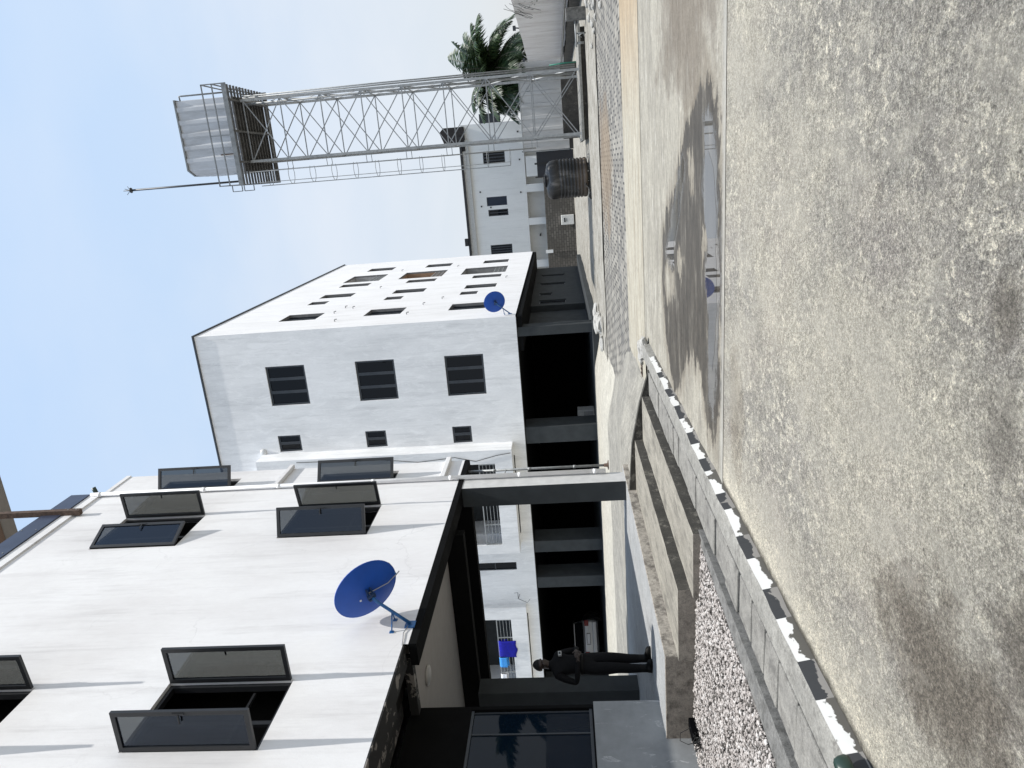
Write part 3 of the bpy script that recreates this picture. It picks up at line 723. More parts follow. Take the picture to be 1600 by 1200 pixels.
# coping band, slightly proud, and the roof
mb.box(-11.63, xA + .035, -4.02, 12.96, 11.55, 11.77)
mb.box(-11.6, xA + .02, 12.97, 13.97, 11.46, 11.56)
obj('wall', mb, [W_NEAR], nb)
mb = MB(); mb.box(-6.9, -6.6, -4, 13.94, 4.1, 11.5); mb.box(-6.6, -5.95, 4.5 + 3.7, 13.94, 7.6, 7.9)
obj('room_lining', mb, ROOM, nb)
mb = MB(); mb.box(-11.64, xA + .06, -4.03, 12.98, 11.775, 12.19)
for y in np.arange(-3, 12.9, .85):
    for z in (11.84, 12.13): mb.lathe([(.0, 0)], 3, 1, cap=False) if False else mb.box(xA + .06, xA + .068, y, y + .02, z, z + .02, 1)
obj('roof_fascia', mb, [NAVY, STEEL], nb)
for w in wins:
    (y0, y1), (z0, z1) = w['y'], w['z']
    mb = MB(); f = .05; d0, d1 = xA - .13, xA - .05
    mb.box(d0, d1, y0, y0 + f, z0, z1); mb.box(d0, d1, y1 - f, y1, z0, z1)
    mb.box(d0, d1, y0 + f, y1 - f, z0, z0 + f); mb.box(d0, d1, y0 + f, y1 - f, z1 - f, z1)
    wide = y1 - y0 > .8
    ym = (y0 + y1) / 2
    if wide: mb.box(d0 - .05, d0 - .01, ym - .03, ym + .03, z0 + f, z1 - f); mb.box(d0 - .06, d0 - .02, y0 + f, y1 - f, z0 + .5, z0 + .53)
    win = obj('window', mb, FRAME, nb)
    for side, ang in w['lv']:
        hy = y0 + .015 if side == 0 else y1 - .015
        W = (y1 - y0) / 2 - .04 if wide else (y1 - y0) - .03
        W = min(W, .52); s = 1 if side == 0 else -1
        a = R_(ang)
        du = Vector((math.sin(a), s * math.cos(a), 0)); dn = Vector((math.cos(a), -s * math.sin(a), 0))
        M = Matrix(((du.x, dn.x, 0, xA + .012), (du.y, dn.y, 0, hy), (0, 0, 1, 0), (0, 0, 0, 1)))
        sb = MB(); sb.xf = M; t = .055; th = .02
        za, zz = z0 + .02, z1 - .02
        sb.box(0, t, -th, th, za, zz); sb.box(W - t, W, -th, th, za, zz); sb.box(t, W - t, -th, th, za, za + t); sb.box(t, W - t, -th, th, zz - t, zz)
        sb.box(W - .04, W - .02, th, th + .012, (za + zz) / 2 - .07, (za + zz) / 2 + .07)
        sb.box(W - .15, W - .035, th + .006, th + .02, (za + zz) / 2 - .008, (za + zz) / 2 + .008)
        obj('sash', sb, FRAME, win)
        pb = MB(); pb.xf = M; pb.box(t - .005, W - t + .005, -.004, .004, za + t - .005, zz - t + .005); obj('pane', pb, LEAFG, win)
# horizontal ledges on the far bay
for zc in (4.22, 7.72, 11.30):
    if zc > 11: continue
    mb = MB(); mb.box(xA, xA + .09, 12.99, 13.99, zc - .05, zc + .05); bevel(obj('ledge', mb, W_NEAR, nb), .01, 1)
mb = MB()
mb.tube([(xA + .06, 12.945, 11.72), (xA + .06, 12.945, .92)], .043, 10)
for z in (11.5, 9.2, 7.6, 5.6, 4.0, 2.6, 1.1): mb.tube([(xA + .06, 12.945, z), (xA + .06, 12.945, z + .07)], .0485, 10)
obj('drainpipe', mb, PVC, nb)
# portico ---------------------------------------------------------
mb = MB()
mb.box(-6.27, xA + .004, 7.83, 13.95, 3.77, 3.876)            # edge beam
obj('edge_beam', mb, CHAR, nb)
mb = MB(); mb.box(-7.2, -6.275, 7.95, 8.08, 3.90, 4.02); mb.box(-6.27, xA - .003, -4, 7.825, 3.93, 3.947); obj('soffit_beam', mb, PEEL, nb)
mb = MB(); mb.box(-7.2, -6.275, -4, 7.945, 4.12, 4.2, 0); mb.box(-6.6, -6.272, -4, 7.3, 3.99, 4.05, 0); obj('soffit', mb, PEEL, nb)
mb = MB(); mb.box(-11.5, -6.275, 8.085, 13.9, 3.96, 4.06); obj('portico_ceiling', mb, CEIL, nb)
mb = MB(); mb.lathe([(.15, 0), (.15, -.03), (.11, -.045), (.02, -.05)], 24)
for i in range(len(mb.v)): mb.v[i] = mb.v[i] + Vector((-7.27, 8.85, 3.96))
obj('ceiling_light', mb, plain('opal_plastic', (.35, .34, .32), .4), nb)
for y0, y1 in ((11.32, 11.52), (12.62, 12.82)):
    mb = MB(); mb.box(-11.5, -6.28, y0, y1, 3.62, 3.958); obj('ceiling_beam', mb, CHAR, nb)
mb = MB(); mb.box(-11.4, -6.3, 11.53, 12.61, 3.93, 3.955); mb.box(-11.4, -6.3, 12.83, 13.9, 3.93, 3.955); obj('ceiling_recess', mb, BLK, nb)
for x0, x1, y0, y1 in ((-6.34, -5.935, 12.55, 12.98), (-9.95, -9.55, 11.06, 11.48), (-11.5, -11.1, 12.5, 12.95), (-11.5, -11.1, 8.0, 8.4)):
    mb = MB(); mb.box(x0, x1, y0, y1, .5, 3.77 if x0 > -7 else 3.62); o = obj('column', mb, [GREYP if x0 > -10.5 else CHAR, plain('pale_grey_paint', (.50, .50, .49), .8, var=.1)], nb)
    if x0 > -7: o.data.polygons[3].material_index = 1
xg = -7.2
mb = MB()
mb.wall((xg, 0, 0), Y, Z, -X, (-4, 8.09), (1.47, 4.05), [(-3.5, 8.03, 1.49, 3.17, .08)], 0)
mb.quad((xg, 8.09, .1), (-11.5, 8.09, .1), (-11.5, 8.09, 4.05), (xg, 8.09, 4.05)); mb.box(-11.5, -7.7, -4, 8.05, .1, 4.0)
obj('ground_floor_wall', mb, [CHAR], nb)
mb = MB(); mb.box(-7.5, xg + .03, -4, 8.11, .05, 1.468); obj('plinth', mb, GWALL, nb)
mb = MB()
for y in (-3.5, 1.0, 3.2, 5.6, 7.60, 7.99): mb.box(xg - .07, xg - .035, y, y + .022, 1.495, 3.165)
mb.box(xg - .07, xg - .02, -3.46, 8.03, 1.491, 1.53); mb.box(xg - .07, xg - .02, -3.46, 8.03, 3.13, 3.168)
gw = obj('glass_front', mb, FRAME2, nb)
mb = MB(); mb.box(xg - .06, xg - .05, -3.46, 8.0, 1.52, 3.14); obj('pane', mb, GLASSF, gw)

can = thing('rooftop_canopy', 'brown and taupe rooftop canopy on a rusty post above the nearest building', 'canopy', (-7.5, 12, 11.8))
mb = MB(); mb.box(-13, -5.5, 9.5, 14.05, 15.0, 15.06); obj('soffit', mb, BROWNS, can)
mb = MB(); mb.box(-13, -5.48, 14.055, 14.42, 14.98, 15.25); obj('fascia', mb, GREYS, can)
mb = MB(); mb.box(-5.90, -5.79, 12.06, 12.16, 11.38, 15.0)
for z in (11.45, 11.62): mb.box(-5.79, -5.782, 12.1, 12.12, z, z + .02, 1)
obj('post', mb, [RUST, STEEL], can)
mb = MB(); mb.box(-12.5, -12.4, 12.06, 12.16, 12.19, 15.0); obj('post', mb, RUST, can)
fl = thing('security_camera', 'small dark green camera sticking out at the top of the white drainpipe', 'camera', (xA, 13.0, 11.6))
mb = MB(); mb.tube([(xA + .0, 13.05, 11.56), (xA + .05, 13.06, 11.60), (xA + .05, 13.08, 11.72)], .012, 6); obj('bracket', mb, STEELD, fl)
mb = MB(); mb.tube([(xA + .0, 13.08, 11.69), (xA + .16, 13.1, 11.75)], .045, 10); obj('housing', mb, DKGREEN, fl)

# ================================================================== DISHES
def dish(root, foot, feet2, centre, n, diam, k=1.0):
    n = Vector(n).normalized(); c = Vector(centre); foot = Vector(foot)
    q = n.to_track_quat('Z', 'Y').to_matrix().to_4x4(); q.translation = c
    mb = MB(); mb.xf = q
    R = diam / 2; dep = R * .2
    prof = [(R * t, dep * (t * t - 1) + dep * .35) for t in (0.02, .2, .4, .6, .8, .93, 1.0)]
    mb.lathe(prof + [(R * 1.012, dep * .35), (R * 1.012, dep * .35 + .012 * k), (R * .99, dep * .35 + .014 * k)] + [(r * .99, z + .012 * k) for r, z in prof[::-1]], 48)
    obj('reflector', mb, BLUE, root)
    back = q @ Vector((0, 0, -dep * .8))
    mb = MB(); mb.xf = q
    mb.box(-.1 * k, .1 * k, -.04 * k, -.02 * k, -dep * .65 - .05 * k, -dep * .65 + .01); mb.box(-.1 * k, .1 * k, .02 * k, .04 * k, -dep * .65 - .05 * k, -dep * .65 + .01)
    mb.box(-.03 * k, .03 * k, -.06 * k, .06 * k, -dep * .65 - .09 * k, -dep * .65 - .05 * k)
    for s in (-1, 1): mb.tube([(s * .03 * k, -.03 * k, -dep * .7 - .09 * k), (s * .03 * k, .05 * k, -dep * .7 - .1 * k)], .014 * k, 6)
    obj('mount_bracket', mb, plain('dull_blue_bracket', (.01, .035, .10), .5, var=.4, scale=30), root)
    head = q @ Vector((0, 0, -dep * .65 - .1 * k))
    wall_out = Vector((1, 0, 0))
    knee = head + (foot - head) * .12 - n * .03
    mb = MB(); mb.tube([head, knee, foot + wall_out * .03], .024 * k, 8); mb.xf = None
    mb.box(foot.x, foot.x + .02, foot.y - .07 * k, foot.y + .07 * k, foot.z - .07 * k, foot.z + .07 * k)
    obj('arm', mb, BLUED, root)
    mid = knee.lerp(foot, .42)
    for f2 in feet2:
        f2 = Vector(f2); mb = MB(); mb.tube([mid, f2], .010 * k, 6); mb.box(f2.x, f2.x + .012, f2.y - .025, f2.y + .025, f2.z - .03, f2.z + .03); obj('strut', mb, BLUED, root)
    mb = MB(); low = q @ Vector((0, -R * .98, 0)); feed = q @ Vector((0, -R * 1.02, R * .5))
    return q, R, low, feed, head
GCAB = plain('grey_cable', (.25, .26, .28), .6)
d1 = thing('satellite_dish', 'large blue satellite dish seen from behind on the nearest white wall', 'satellite dish', (xA, 8.2, 3.89), 'blue satellite dishes')
q, R, low, feed, head = dish(d1, (xA, 8.24, 3.93), [(xA, 8.09, 4.16), (xA, 8.36, 4.17)], (-5.40, 8.30, 4.485), (.22, .745, .63), .92)
side = q @ Vector((-.2 * R, -R * 1.0, .05))
mb = MB(); mb.tube([head, head + Vector((.06, .02, .05)), head.lerp(low, .7) + Vector((0, -.02, 0)) - Vector((0, .03, 0)), low + Vector((.02, -.02, -.03)), low + Vector((.03, .02, -.05))], .007, 6)
obj('cable', mb, GCAB, d1)
mb = MB(); mb.tube([(xA + .02, 8.2, 3.95), (xA + .015, 8.05, 3.99), (xA + .012, 7.93, 3.97), (xA + .008, 7.8, 3.955)], .006, 6)
obj('cable', mb, GCAB, d1)
mb = MB(); mb.tube([low - (q.to_3x3() @ Vector((0, 0, .02))), feed], .012, 6); obj('feed_arm', mb, BLUED, d1)
mb = MB(); mb.tube([feed, feed.lerp(Vector((q.translation)), .18)], [.03, .02], 10); obj('feed_horn', mb, plain('grey_plastic', (.3, .3, .3), .5), d1)
mb = MB(); mb.xf = q; mb.box(.02, .045, .13, .155, -.075, -.066); obj('sticker', mb, PLATE, d1)
d2 = thing('satellite_dish', 'smaller blue satellite dish at the lower corner of the tall block', 'satellite dish', (-6.5, 32.5, 4.1), 'blue satellite dishes')
q, R, low, feed, head = dish(d2, (-6.52, 32.6, 4.12), [(-6.52, 32.45, 4.35), (-6.52, 32.75, 4.4)], (-5.84, 32.2, 4.75), (.16, .93, .34), 1.0, 1.2)
mb = MB(); mb.tube([low, feed], .014, 6); obj('feed_arm', mb, BLUED, d2)
mb = MB(); mb.tube([feed, feed.lerp(Vector((q.translation)), .18)], [.035, .02], 10); obj('feed_horn', mb, plain('grey_plastic_horn', (.3, .3, .3), .5), d2)

# ================================================================== STANDPIPE, SMALL THINGS NEAR
sp = thing('standpipe', 'thin galvanised pipe with a rusty flared end beside the white drainpipe', 'pipe', (-6.054, 13.62, 0.819))
fx, fy, fz = -6.054, 13.62, 0.819
mb = MB(); mb.tube([(fx, fy, fz + .03), (fx, fy, 3.824)], .026, 10)
for z in (1.5, 2.45, 3.2): mb.tube([(fx, fy, z), (fx, fy, z + .06)], .032, 10)
mb.tube([(fx, fy, 2.98), (fx + .06, fy - .3, 2.97), (xA + .06, 12.95, 2.97)], .012, 6)
obj('pipe', mb, STEEL, sp)
mb = MB(); mb.lathe([(.10, 0), (.10, .012), (.04, .03), (.034, .10)], 16)
mb.v = [p + Vector((fx, fy, fz)) for p in mb.v]
obj('base_flange', mb, RUST, sp)

cb = thing('cable_box', 'black box with a tangle of loose black cables at the pebbles', 'cable box', (-6.8, 7.2, .2))
mb = MB(); mb.box(-6.84, -6.71, 6.98, 7.28, .225, .305); bevel(obj('box', mb, BLK, cb), .008, 2)
mb = MB()
for k in range(9):
    a = random.uniform(0, 6.28); p = [(-7.07 + random.uniform(-.03, .03), 7.63, .19)]
    y = 7.60
    for j in range(7):
        y -= random.uniform(.0, .05); p.append((-7.08 + .06 * math.sin(a + j * 1.3), y - .03 * math.cos(a + j), .19 + .035 * math.sin(a * 2 + j * .9)))
    mb.tube(p, .005, 5)
mb.tube([(-7.06, 7.72, .23), (-7.1, 7.68, .36), (-7.12, 7.58, .38), (-7.1, 7.5, .30), (-7.07, 7.5, .2)], .005, 5)
mb.v = [p + Vector((.34, -.60, .075)) for p in mb.v]; obj('cable', mb, RUBBER, cb)
mb = MB(); mb.lathe([(.02, .085), (.035, .075), (.048, .05), (.055, .02), (.05, .0)], 20)
mb.v = [Vector((p.x * .8, p.y * 1.3, p.z)) + Vector((-3.30, 3.2, .118)) for p in mb.v]
tag(obj('float_ball', mb, DKGREEN, None, (-3.30, 3.2, .11)), 'dark green plastic bulb lying at the near end of the kerb', 'plastic bulb')
gr = thing('drain_grate', 'narrow dark slotted grate in the ramp by the end of the kerb', 'drain grate', (-4.3, 14.3, .2))
mb = MB()
gz = fore_h(-4.25, 14.3) + .02
mb.box(-4.55, -3.95, 14.18, 14.46, gz - .03, gz); obj('slot', mb, BLK, gr)
mb = MB()
for k in range(7): mb.box(-4.53 + k * .09, -4.50 + k * .09, 14.17, 14.47, gz, gz + .01)
obj('bars', mb, RUST, gr)
def rock(c, r, seed, flat=.6):
    bm = bmesh.new(); bmesh.ops.create_icosphere(bm, subdivisions=2, radius=1)
    mb = MB()
    vs = []
    for v in bm.verts:
        p = v.co.copy(); d = 1 + .45 * mnoise.noise(p * 1.3 + Vector((seed, 0, 0)))
        vs.append((c[0] + p.x * r * d * 1.3, c[1] + p.y * r * d, c[2] + max(p.z, -.4) * r * d * flat))
    mb.add(vs, [[v.index for v in f.verts] for f in bm.faces]); bm.free(); return mb
for k, (x, y, r_) in enumerate(KL): obj('mortar_lump', rock((x, y, .08), r_, 90 + k * 5, .6), RUBBLE, kerb)
rl = [(-6.6, 30.0, .40, 'largest broken concrete lump at the grey corner column'), (-6.3, 28.2, .30, 'flat pale rubble slab lying nearest the striped kerb end'),
      (-6.75, 26.8, .26, 'small broken concrete lump nearest the camera by the forecourt edge'), (-6.35, 31.2, .30, 'jagged rubble piece tucked behind the corner column')]
for i, (x, y, r, lb) in enumerate(rl):
    tag(obj('rubble', rock((x, y, .16), r, i * 7, .45), RUBBLE, None, (x, y, 0)), lb, 'rubble', 'broken concrete by the corner column')

# ================================================================== TALL MIDDLE BLOCK
yM, xM = 32.0, -6.52
tb = thing('apartment_block', 'tall white apartment block with a dark open ground floor behind the nearest building', 'building', (-16, 42, 0))
def axbox(mb, a, b, m=0):
    mb.box(min(a[0], b[0]), max(a[0], b[0]), min(a[1], b[1]), max(a[1], b[1]), min(a[2], b[2]), max(a[2], b[2]), m)
def window(parent, o, u, inn, u0, u1, v0, v1, depth, n, fr=.09, mul=.15, mat=None, gl=None, vertical=True):
    o = Vector(o); P = lambda a, z, d: o + u * a + inn * d + Z * z
    mb = MB(); d0, d1 = depth - .06, depth + .02
    axbox(mb, P(u0, v0, d0), P(u0 + fr, v1, d1)); axbox(mb, P(u1 - fr, v0, d0), P(u1, v1, d1))
    axbox(mb, P(u0 + fr, v0, d0), P(u1 - fr, v0 + fr, d1)); axbox(mb, P(u0 + fr, v1 - fr, d0), P(u1 - fr, v1, d1))
    for k in range(1, n):
        if vertical:
            a = u0 + (u1 - u0) * k / n; axbox(mb, P(a - mul / 2, v0 + fr, d0 + .012), P(a + mul / 2, v1 - fr, d1 - .012))
        else:
            a = v0 + (v1 - v0) * k / n; axbox(mb, P(u0 + fr, a - mul / 2, d0 + .012), P(u1 - fr, a + mul / 2, d1 - .012))
    w = obj('window', mb, mat or FRAME2, parent)
    mb = MB(); axbox(mb, P(u0 + fr * .5, v0 + fr * .5, depth - .012), P(u1 - fr * .5, v1 - fr * .5, depth))
    obj('pane', mb, gl or GLASS, w)
    return w
floors = [(5.50, 7.36), (9.79, 11.70), (14.2, 16.14)]
sfl = [(6.41, 7.35), (10.66, 11.70), (15.0, 16.16)]
fh = []
for (a, b), (c, d) in zip(floors, sfl): fh += [(-10.22, -8.22, a, b, .12), (-12.66, -11.80, c, d, .12)]
balc_z = [(5.30, 7.4), (9.60, 11.8), (13.95, 16.2)]
rec = []
for a, b in balc_z: rec += [(-17.75, -13.45, a - .9, b + .2, 1.6), (-26.9, -22.5, a - .9, b + .2, 1.6)]
nar = [(-19.87, -19.42, a, b, .10) for a, b in ((4.78, 7.0), (9.1, 11.3), (13.5, 15.7))]
mb = MB()
mb.wall((0, yM, 0), X, Z, Y, (-31, xM), (3.82, 19.35), fh + rec + nar, 0)
mb.quad((-31, 57.5, 3.82), (xM, 57.5, 3.82), (xM, 57.5, 19.35), (-31, 57.5, 19.35)); mb.quad((-31, yM, 3.82), (-31, 57.5, 3.82), (-31, 57.5, 19.35), (-31, yM, 19.35))
mb.quad((-31, yM, 19.33), (xM, yM, 19.33), (xM, 57.5, 19.33), (-31, 57.5, 19.33))
obj('front_wall', mb, [W_MID], tb)
sideh = []
cols = [(52.15, 53.7, 0), (46.95, 49.95, 1), (44.98, 46.12, 0), (41.0, 42.25, 0), (38.93, 39.88, 2), (34.5, 36.15, 0)]
bz = [(5.33, 8.35), (9.63, 12.62), (13.96, 16.45)]; szz = [(6.40, 7.37), (10.72, 11.72), (15.13, 16.16)]
for a, b, t in cols:
    for k in range(3):
        z = (floors, bz, szz)[t][k]; sideh.append((a, b, z[0], z[1], 1.5 if t == 1 else .20))
mb = MB()
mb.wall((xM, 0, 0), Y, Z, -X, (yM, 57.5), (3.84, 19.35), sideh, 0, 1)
obj('side_wall', mb, [W_SIDE, plain('shade_grey_reveal', (.20, .20, .205), .9)], tb)  # reveals coloured grey to stand in for shade in the openings
for (a, b, z0, z1, d), in [(h,) for h in fh]:
    window(tb, (0, yM, 0), X, Y, a, b, z0, z1, d, 3 if b - a > 1.5 else 2)
for a, b, z0, z1, d in nar: window(tb, (0, yM, 0), X, Y, a, b, z0, z1, d, 2, .04, .05, vertical=False)
for a, b, z0, z1, d in sideh:
    if d < 1: window(tb, (xM, 0, 0), Y, -X, a, b, z0, z1, d, 3 if b - a > 1.3 else 2, .07, .10)
# recessed side balconies: back wall and grille
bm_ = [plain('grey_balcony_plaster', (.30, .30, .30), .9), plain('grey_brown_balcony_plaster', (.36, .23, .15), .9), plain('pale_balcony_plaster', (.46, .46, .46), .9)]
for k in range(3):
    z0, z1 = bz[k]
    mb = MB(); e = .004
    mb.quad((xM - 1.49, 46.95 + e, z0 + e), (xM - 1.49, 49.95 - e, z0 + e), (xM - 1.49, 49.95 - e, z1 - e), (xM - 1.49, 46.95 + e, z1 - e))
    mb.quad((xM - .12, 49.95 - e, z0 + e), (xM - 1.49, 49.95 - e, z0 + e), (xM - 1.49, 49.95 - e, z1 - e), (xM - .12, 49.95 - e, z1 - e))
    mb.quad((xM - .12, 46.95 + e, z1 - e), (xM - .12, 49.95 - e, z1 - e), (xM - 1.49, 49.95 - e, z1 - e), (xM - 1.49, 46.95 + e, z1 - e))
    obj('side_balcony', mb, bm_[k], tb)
    mb = MB()
    for y in np.arange(47.1, 49.95, .45): mb.bar((xM - .10, y, z0), (xM - .10, y, z0 + .85), .035)
    for z in (.3, .58, .86): mb.bar((xM - .10, 46.95, z0 + z), (xM - .10, 49.95, z0 + z), .035)
    obj('grille', mb, STEEL, tb)
# projecting balcony stacks
def stack(x0, x1, top, y=31.0):
    mb = MB(); hs = []
    for a, b in balc_z: hs.append((x0 + .5, x1 - .7, a, b, .14))
    mb.wall((0, y, 0), X, Z, Y, (x0, x1), (4.45, top), hs, 0)
    mb.quad((x1, y, 4.45), (x1, yM, 4.45), (x1, yM, top), (x1, y, top)); mb.quad((x0, y, 4.45), (x0, yM, 4.45), (x0, yM, top), (x0, y, top))
    mb.quad((x0, y, 4.45), (x1, y, 4.45), (x1, yM, 4.45), (x0, yM, 4.45)); mb.quad((x0, y, top), (x1, y, top), (x1, yM, top), (x0, yM, top))
    for a, b in balc_z: mb.box(x0 + .02, x1 - .02, y + .145, yM + 1.4, a - .12, a - .02)
    s = obj('balcony_stack', mb, W_MID, tb)
    mb = MB(); mb.box(x0 + .3, x1 - .3, yM + 1.45, yM + 1.5, 4.3, top)
    for a, b in balc_z: mb.box(x0 + .3, x1 - .3, y + .15, yM + 1.4, b + .03, b + .10)
    obj('balcony_lining', mb, GREYP, s)
    for a, b in balc_z:
        mb = MB()
        u0, u1 = x0 + .5, x1 - .7; n = 4
        for z in np.linspace(a + .1, a + .78, 5): mb.bar((u0, y + .05, z), (u1, y + .05, z), .022 if z < a + .7 else .05)
        for k in range(n + 1):
            u = u0 + .04 + (u1 - u0 - .08) * k / n; mb.bar((u, y + .05, a), (u, y + .05, a + .78), .045)
        obj('railing', mb, STEEL, s)
    return s
st1 = stack(-18.32, -12.73, 17.05)
stack(-27.6, -21.93, 17.05, 31.65)
mb = MB(); mb.box(-27.6, xM - .3, yM + .02, yM + .2, 3.79, 3.83)
mb.tube([(-12.86, 30.98, 15), (-12.9, 30.97, 11), (-13.15, 30.97, 9), (-13.0, 30.97, 7.2), (-13.25, 30.97, 6.2), (-13.0, 30.97, 5.2), (-12.9, 30.97, 4.5)], .015, 5)
obj('loose_cable', mb, RUBBER, tb)
mb = MB(); mb.box(-31.05, xM + .07, yM - .07, 57.55, 19.353, 19.43); obj('roof_edge', mb, FRAME2, tb)
mb = MB(); mb.lathe([(.17, 0), (.17, .05), (.12, .09), (.02, .11)], 20); q = Matrix.Rotation(PI / 2, 4, 'X')
mb.v = [q @ p + Vector((-12.62, yM, 17.02)) for p in mb.v]; obj('wall_light', mb, plain('milky_glass', (.6, .6, .58), .3), tb)
# small wall marks : pipe ends and hooks
for i, (y, z) in enumerate([(51.0, 13.2), (51.2, 9.1), (37.2, 13.4), (36.9, 12.9), (35.8, 13.6), (36.6, 9.0), (34.2, 9.4), (38, 8.2), (44.2, 5.1), (35.2, 4.9), (33.6, 12.9), (43.5, 13.0)]):
    mb = MB(); mb.tube([(xM - .01, y, z), (xM + .10, y, z), (xM + .11, y, z - .12)], .025, 6); obj('overflow_pipe', mb, STEELD, tb)
# ground floor
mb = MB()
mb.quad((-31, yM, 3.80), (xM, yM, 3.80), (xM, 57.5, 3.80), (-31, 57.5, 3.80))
obj('carport_ceiling', mb, CHAR, tb)  # dark base colour stands in for carport shade
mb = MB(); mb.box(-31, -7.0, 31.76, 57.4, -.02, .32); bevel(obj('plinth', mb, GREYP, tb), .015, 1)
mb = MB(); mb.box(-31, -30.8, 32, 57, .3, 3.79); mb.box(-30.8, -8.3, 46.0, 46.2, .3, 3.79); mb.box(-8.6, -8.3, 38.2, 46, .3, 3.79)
obj('carport_wall', mb, BLK, tb)  # carport shade put into the wall colour as near-black
for x0, x1 in ((-7.52, -7.08), (-12.92, -12.06), (-18.95, -18.30), (-21.05, -20.42), (-28.0, -27.3)):
    mb = MB(); mb.box(x0, x1, yM + .06, yM + (.75 if x0 > -8 else 1.3), .3, 3.795); bevel(obj('column', mb, GREYP, tb), .02, 1)
mb = MB()
gh = [(a, b, c, d, .12) for a, b, c, d in ((52.95, 53.7, 1.4, 3.13), (48.95, 49.8, 1.4, 3.14), (44.95, 45.75, 2.28, 3.12), (42.0, 43.2, 1.42, 3.07))]
mb.wall((-7.92, 0, 0), Y, Z, -X, (41.4, 57.45), (-.05, 3.79), gh, 0)
mb.quad((-7.92, 41.4, -.05), (-8.6, 41.4, -.05), (-8.6, 41.4, 3.79), (-7.92, 41.4, 3.79)); mb.quad((-7.92, 57.45, -.05), (-9.6, 57.45, -.05), (-9.6, 57.45, 3.79), (-7.92, 57.45, 3.79))
mb.wall((-8.28, 0, 0), Y, Z, -X, (36.2, 41.4), (.3, 3.79), [(36.6, 37.9, 1.46, 3.1, .12)], 0)
obj('ground_floor_wall', mb, GREYP, tb)
for a, b, c, d, dd in gh: window(tb, (-7.92, 0, 0), Y, -X, a, b, c, d, dd, 2, .06, .06)
window(tb, (-8.28, 0, 0), Y, -X, 36.6, 37.9, 1.46, 3.1, .12, 2, .06, .06)
mb = MB(); mb.box(-8.2, -6.56, yM + .1, 57.4, 3.55, 3.79); obj('edge_beam', mb, CHAR, tb)

# things on the middle block
def cloth(name, x0, x1, ytop, ztop, l1, l2, mat, label, cat, seed):
    mb = MB(); nx, nz = 10, 8
    for side, L, dy in ((0, l1, -.075), (1, l2, .06)):
        vs = []
        for j in range(nz + 1):
            for i in range(nx + 1):
                x = x0 + (x1 - x0) * i / nx; t = j / nz
                n = mnoise.noise((x * 4, t * 1.5, seed))
                vs.append((x + .03 * n * t, ytop + dy * min(1, t * 6) + .02 * abs(n) * t * (1 if side else -1), ztop + .03 - L * t * (1 + .08 * mnoise.noise((x * 3, seed, 0)))))
        mb.add(vs, [(j * (nx + 1) + i, j * (nx + 1) + i + 1, (j + 1) * (nx + 1) + i + 1, (j + 1) * (nx + 1) + i) for j in range(nz) for i in range(nx)], 0, True)
    o = obj(name, mb, mat, None, ((x0 + x1) / 2, ytop, ztop)); tag(o, label, cat, 'washing hung on the balcony rail'); 
    m = o.modifiers.new('thick', 'SOLIDIFY'); m.thickness = .008
    return o
yr = 31.70
cloth('towel', -24.95, -23.95, yr, 6.08, .98, .5, CLOTHB, 'royal blue towel hung over the balcony rail above the silver car', 'towel', 1)
cloth('towel', -25.6, -25.0, yr, 6.08, .42, .5, CLOTHS, 'small sky blue cloth between the dark blue towel and the white cloth', 'cloth', 2)
cloth('towel', -26.5, -26.05, yr, 6.08, .33, .4, WCLOTH, 'small white cloth at the far left end of the balcony washing', 'cloth', 3)
hk = thing('clothes_hook', 'thin dark wire bracket sticking up beside the lower balcony ledge', 'bracket', (-21.4, 31.9, 4.6))
mb = MB(); mb.tube([(-21.35, 32, 4.75), (-21.35, 31.6, 4.8), (-20.95, 31.55, 4.8)], .02, 5); mb.tube([(-21.35, 31.6, 4.8), (-21.6, 31.6, 4.35), (-21.4, 31.6, 4.2)], .015, 5); mb.tube([(-20.95, 31.55, 4.8), (-21.0, 31.6, 5.0)], .015, 5)
obj('wire', mb, STEELD, hk)
ap = thing('appliance', 'pale boxy appliance standing in the dark carport by the column', 'appliance', (-12.6, 34.4, .32))
mb = MB(); mb.box(-12.85, -12.05, 34.0, 34.7, .32, 1.18); bevel(obj('cabinet', mb, plain('dull_white_enamel', (.32, .32, .31), .5), ap), .03, 2)
mb = MB(); mb.box(-12.5, -12.08, 33.985, 33.998, .40, .86); obj('door', mb, plain('grey_enamel_door', (.20, .20, .2), .5), ap)

# ---- car
car = thing('parked_car', 'silver car parked tail out in the dark carport behind the standing man', 'car', (-27.0, 38.4, .32))
def carbody():
    L = 4.5; W = 1.86
    # side profile sections along y (0 rear .. L front): list of (y, z_low, z_belt, halfwidth)
    secs = [(0, .38, .92, .80), (.06, .28, 1.02, .88), (.5, .25, 1.05, .92), (1.4, .24, 1.0, .93), (2.8, .24, .97, .93), (3.7, .25, .88, .91), (4.3, .28, .78, .84), (4.5, .36, .64, .72)]
    mb = MB(); vs = []
    for y, zl, zb, hw in secs:
        vs += [(-hw * .9, y, zl), (-hw, y, zl + .12), (-hw, y, (zl + zb) / 2 + .08), (-hw * .94, y, zb), (hw * .94, y, zb), (hw, y, (zl + zb) / 2 + .08), (hw, y, zl + .12), (hw * .9, y, zl)]
    n = 8; fs = []
    for i in range(len(secs) - 1):
        for k in range(n): fs.append((i * n + k, i * n + (k + 1) % n, (i + 1) * n + (k + 1) % n, (i + 1) * n + k))
    fs.append(tuple(range(n - 1, -1, -1))); fs.append(tuple((len(secs) - 1) * n + k for k in range(n)))
    mb.add(vs, fs, 0, True)
    return mb
sc_ = 1.2; QC = Matrix.Translation((-26.97, 35.62, .32)) @ Matrix.Rotation(R_(30), 4, 'Z') @ Matrix.Scale(sc_, 4)
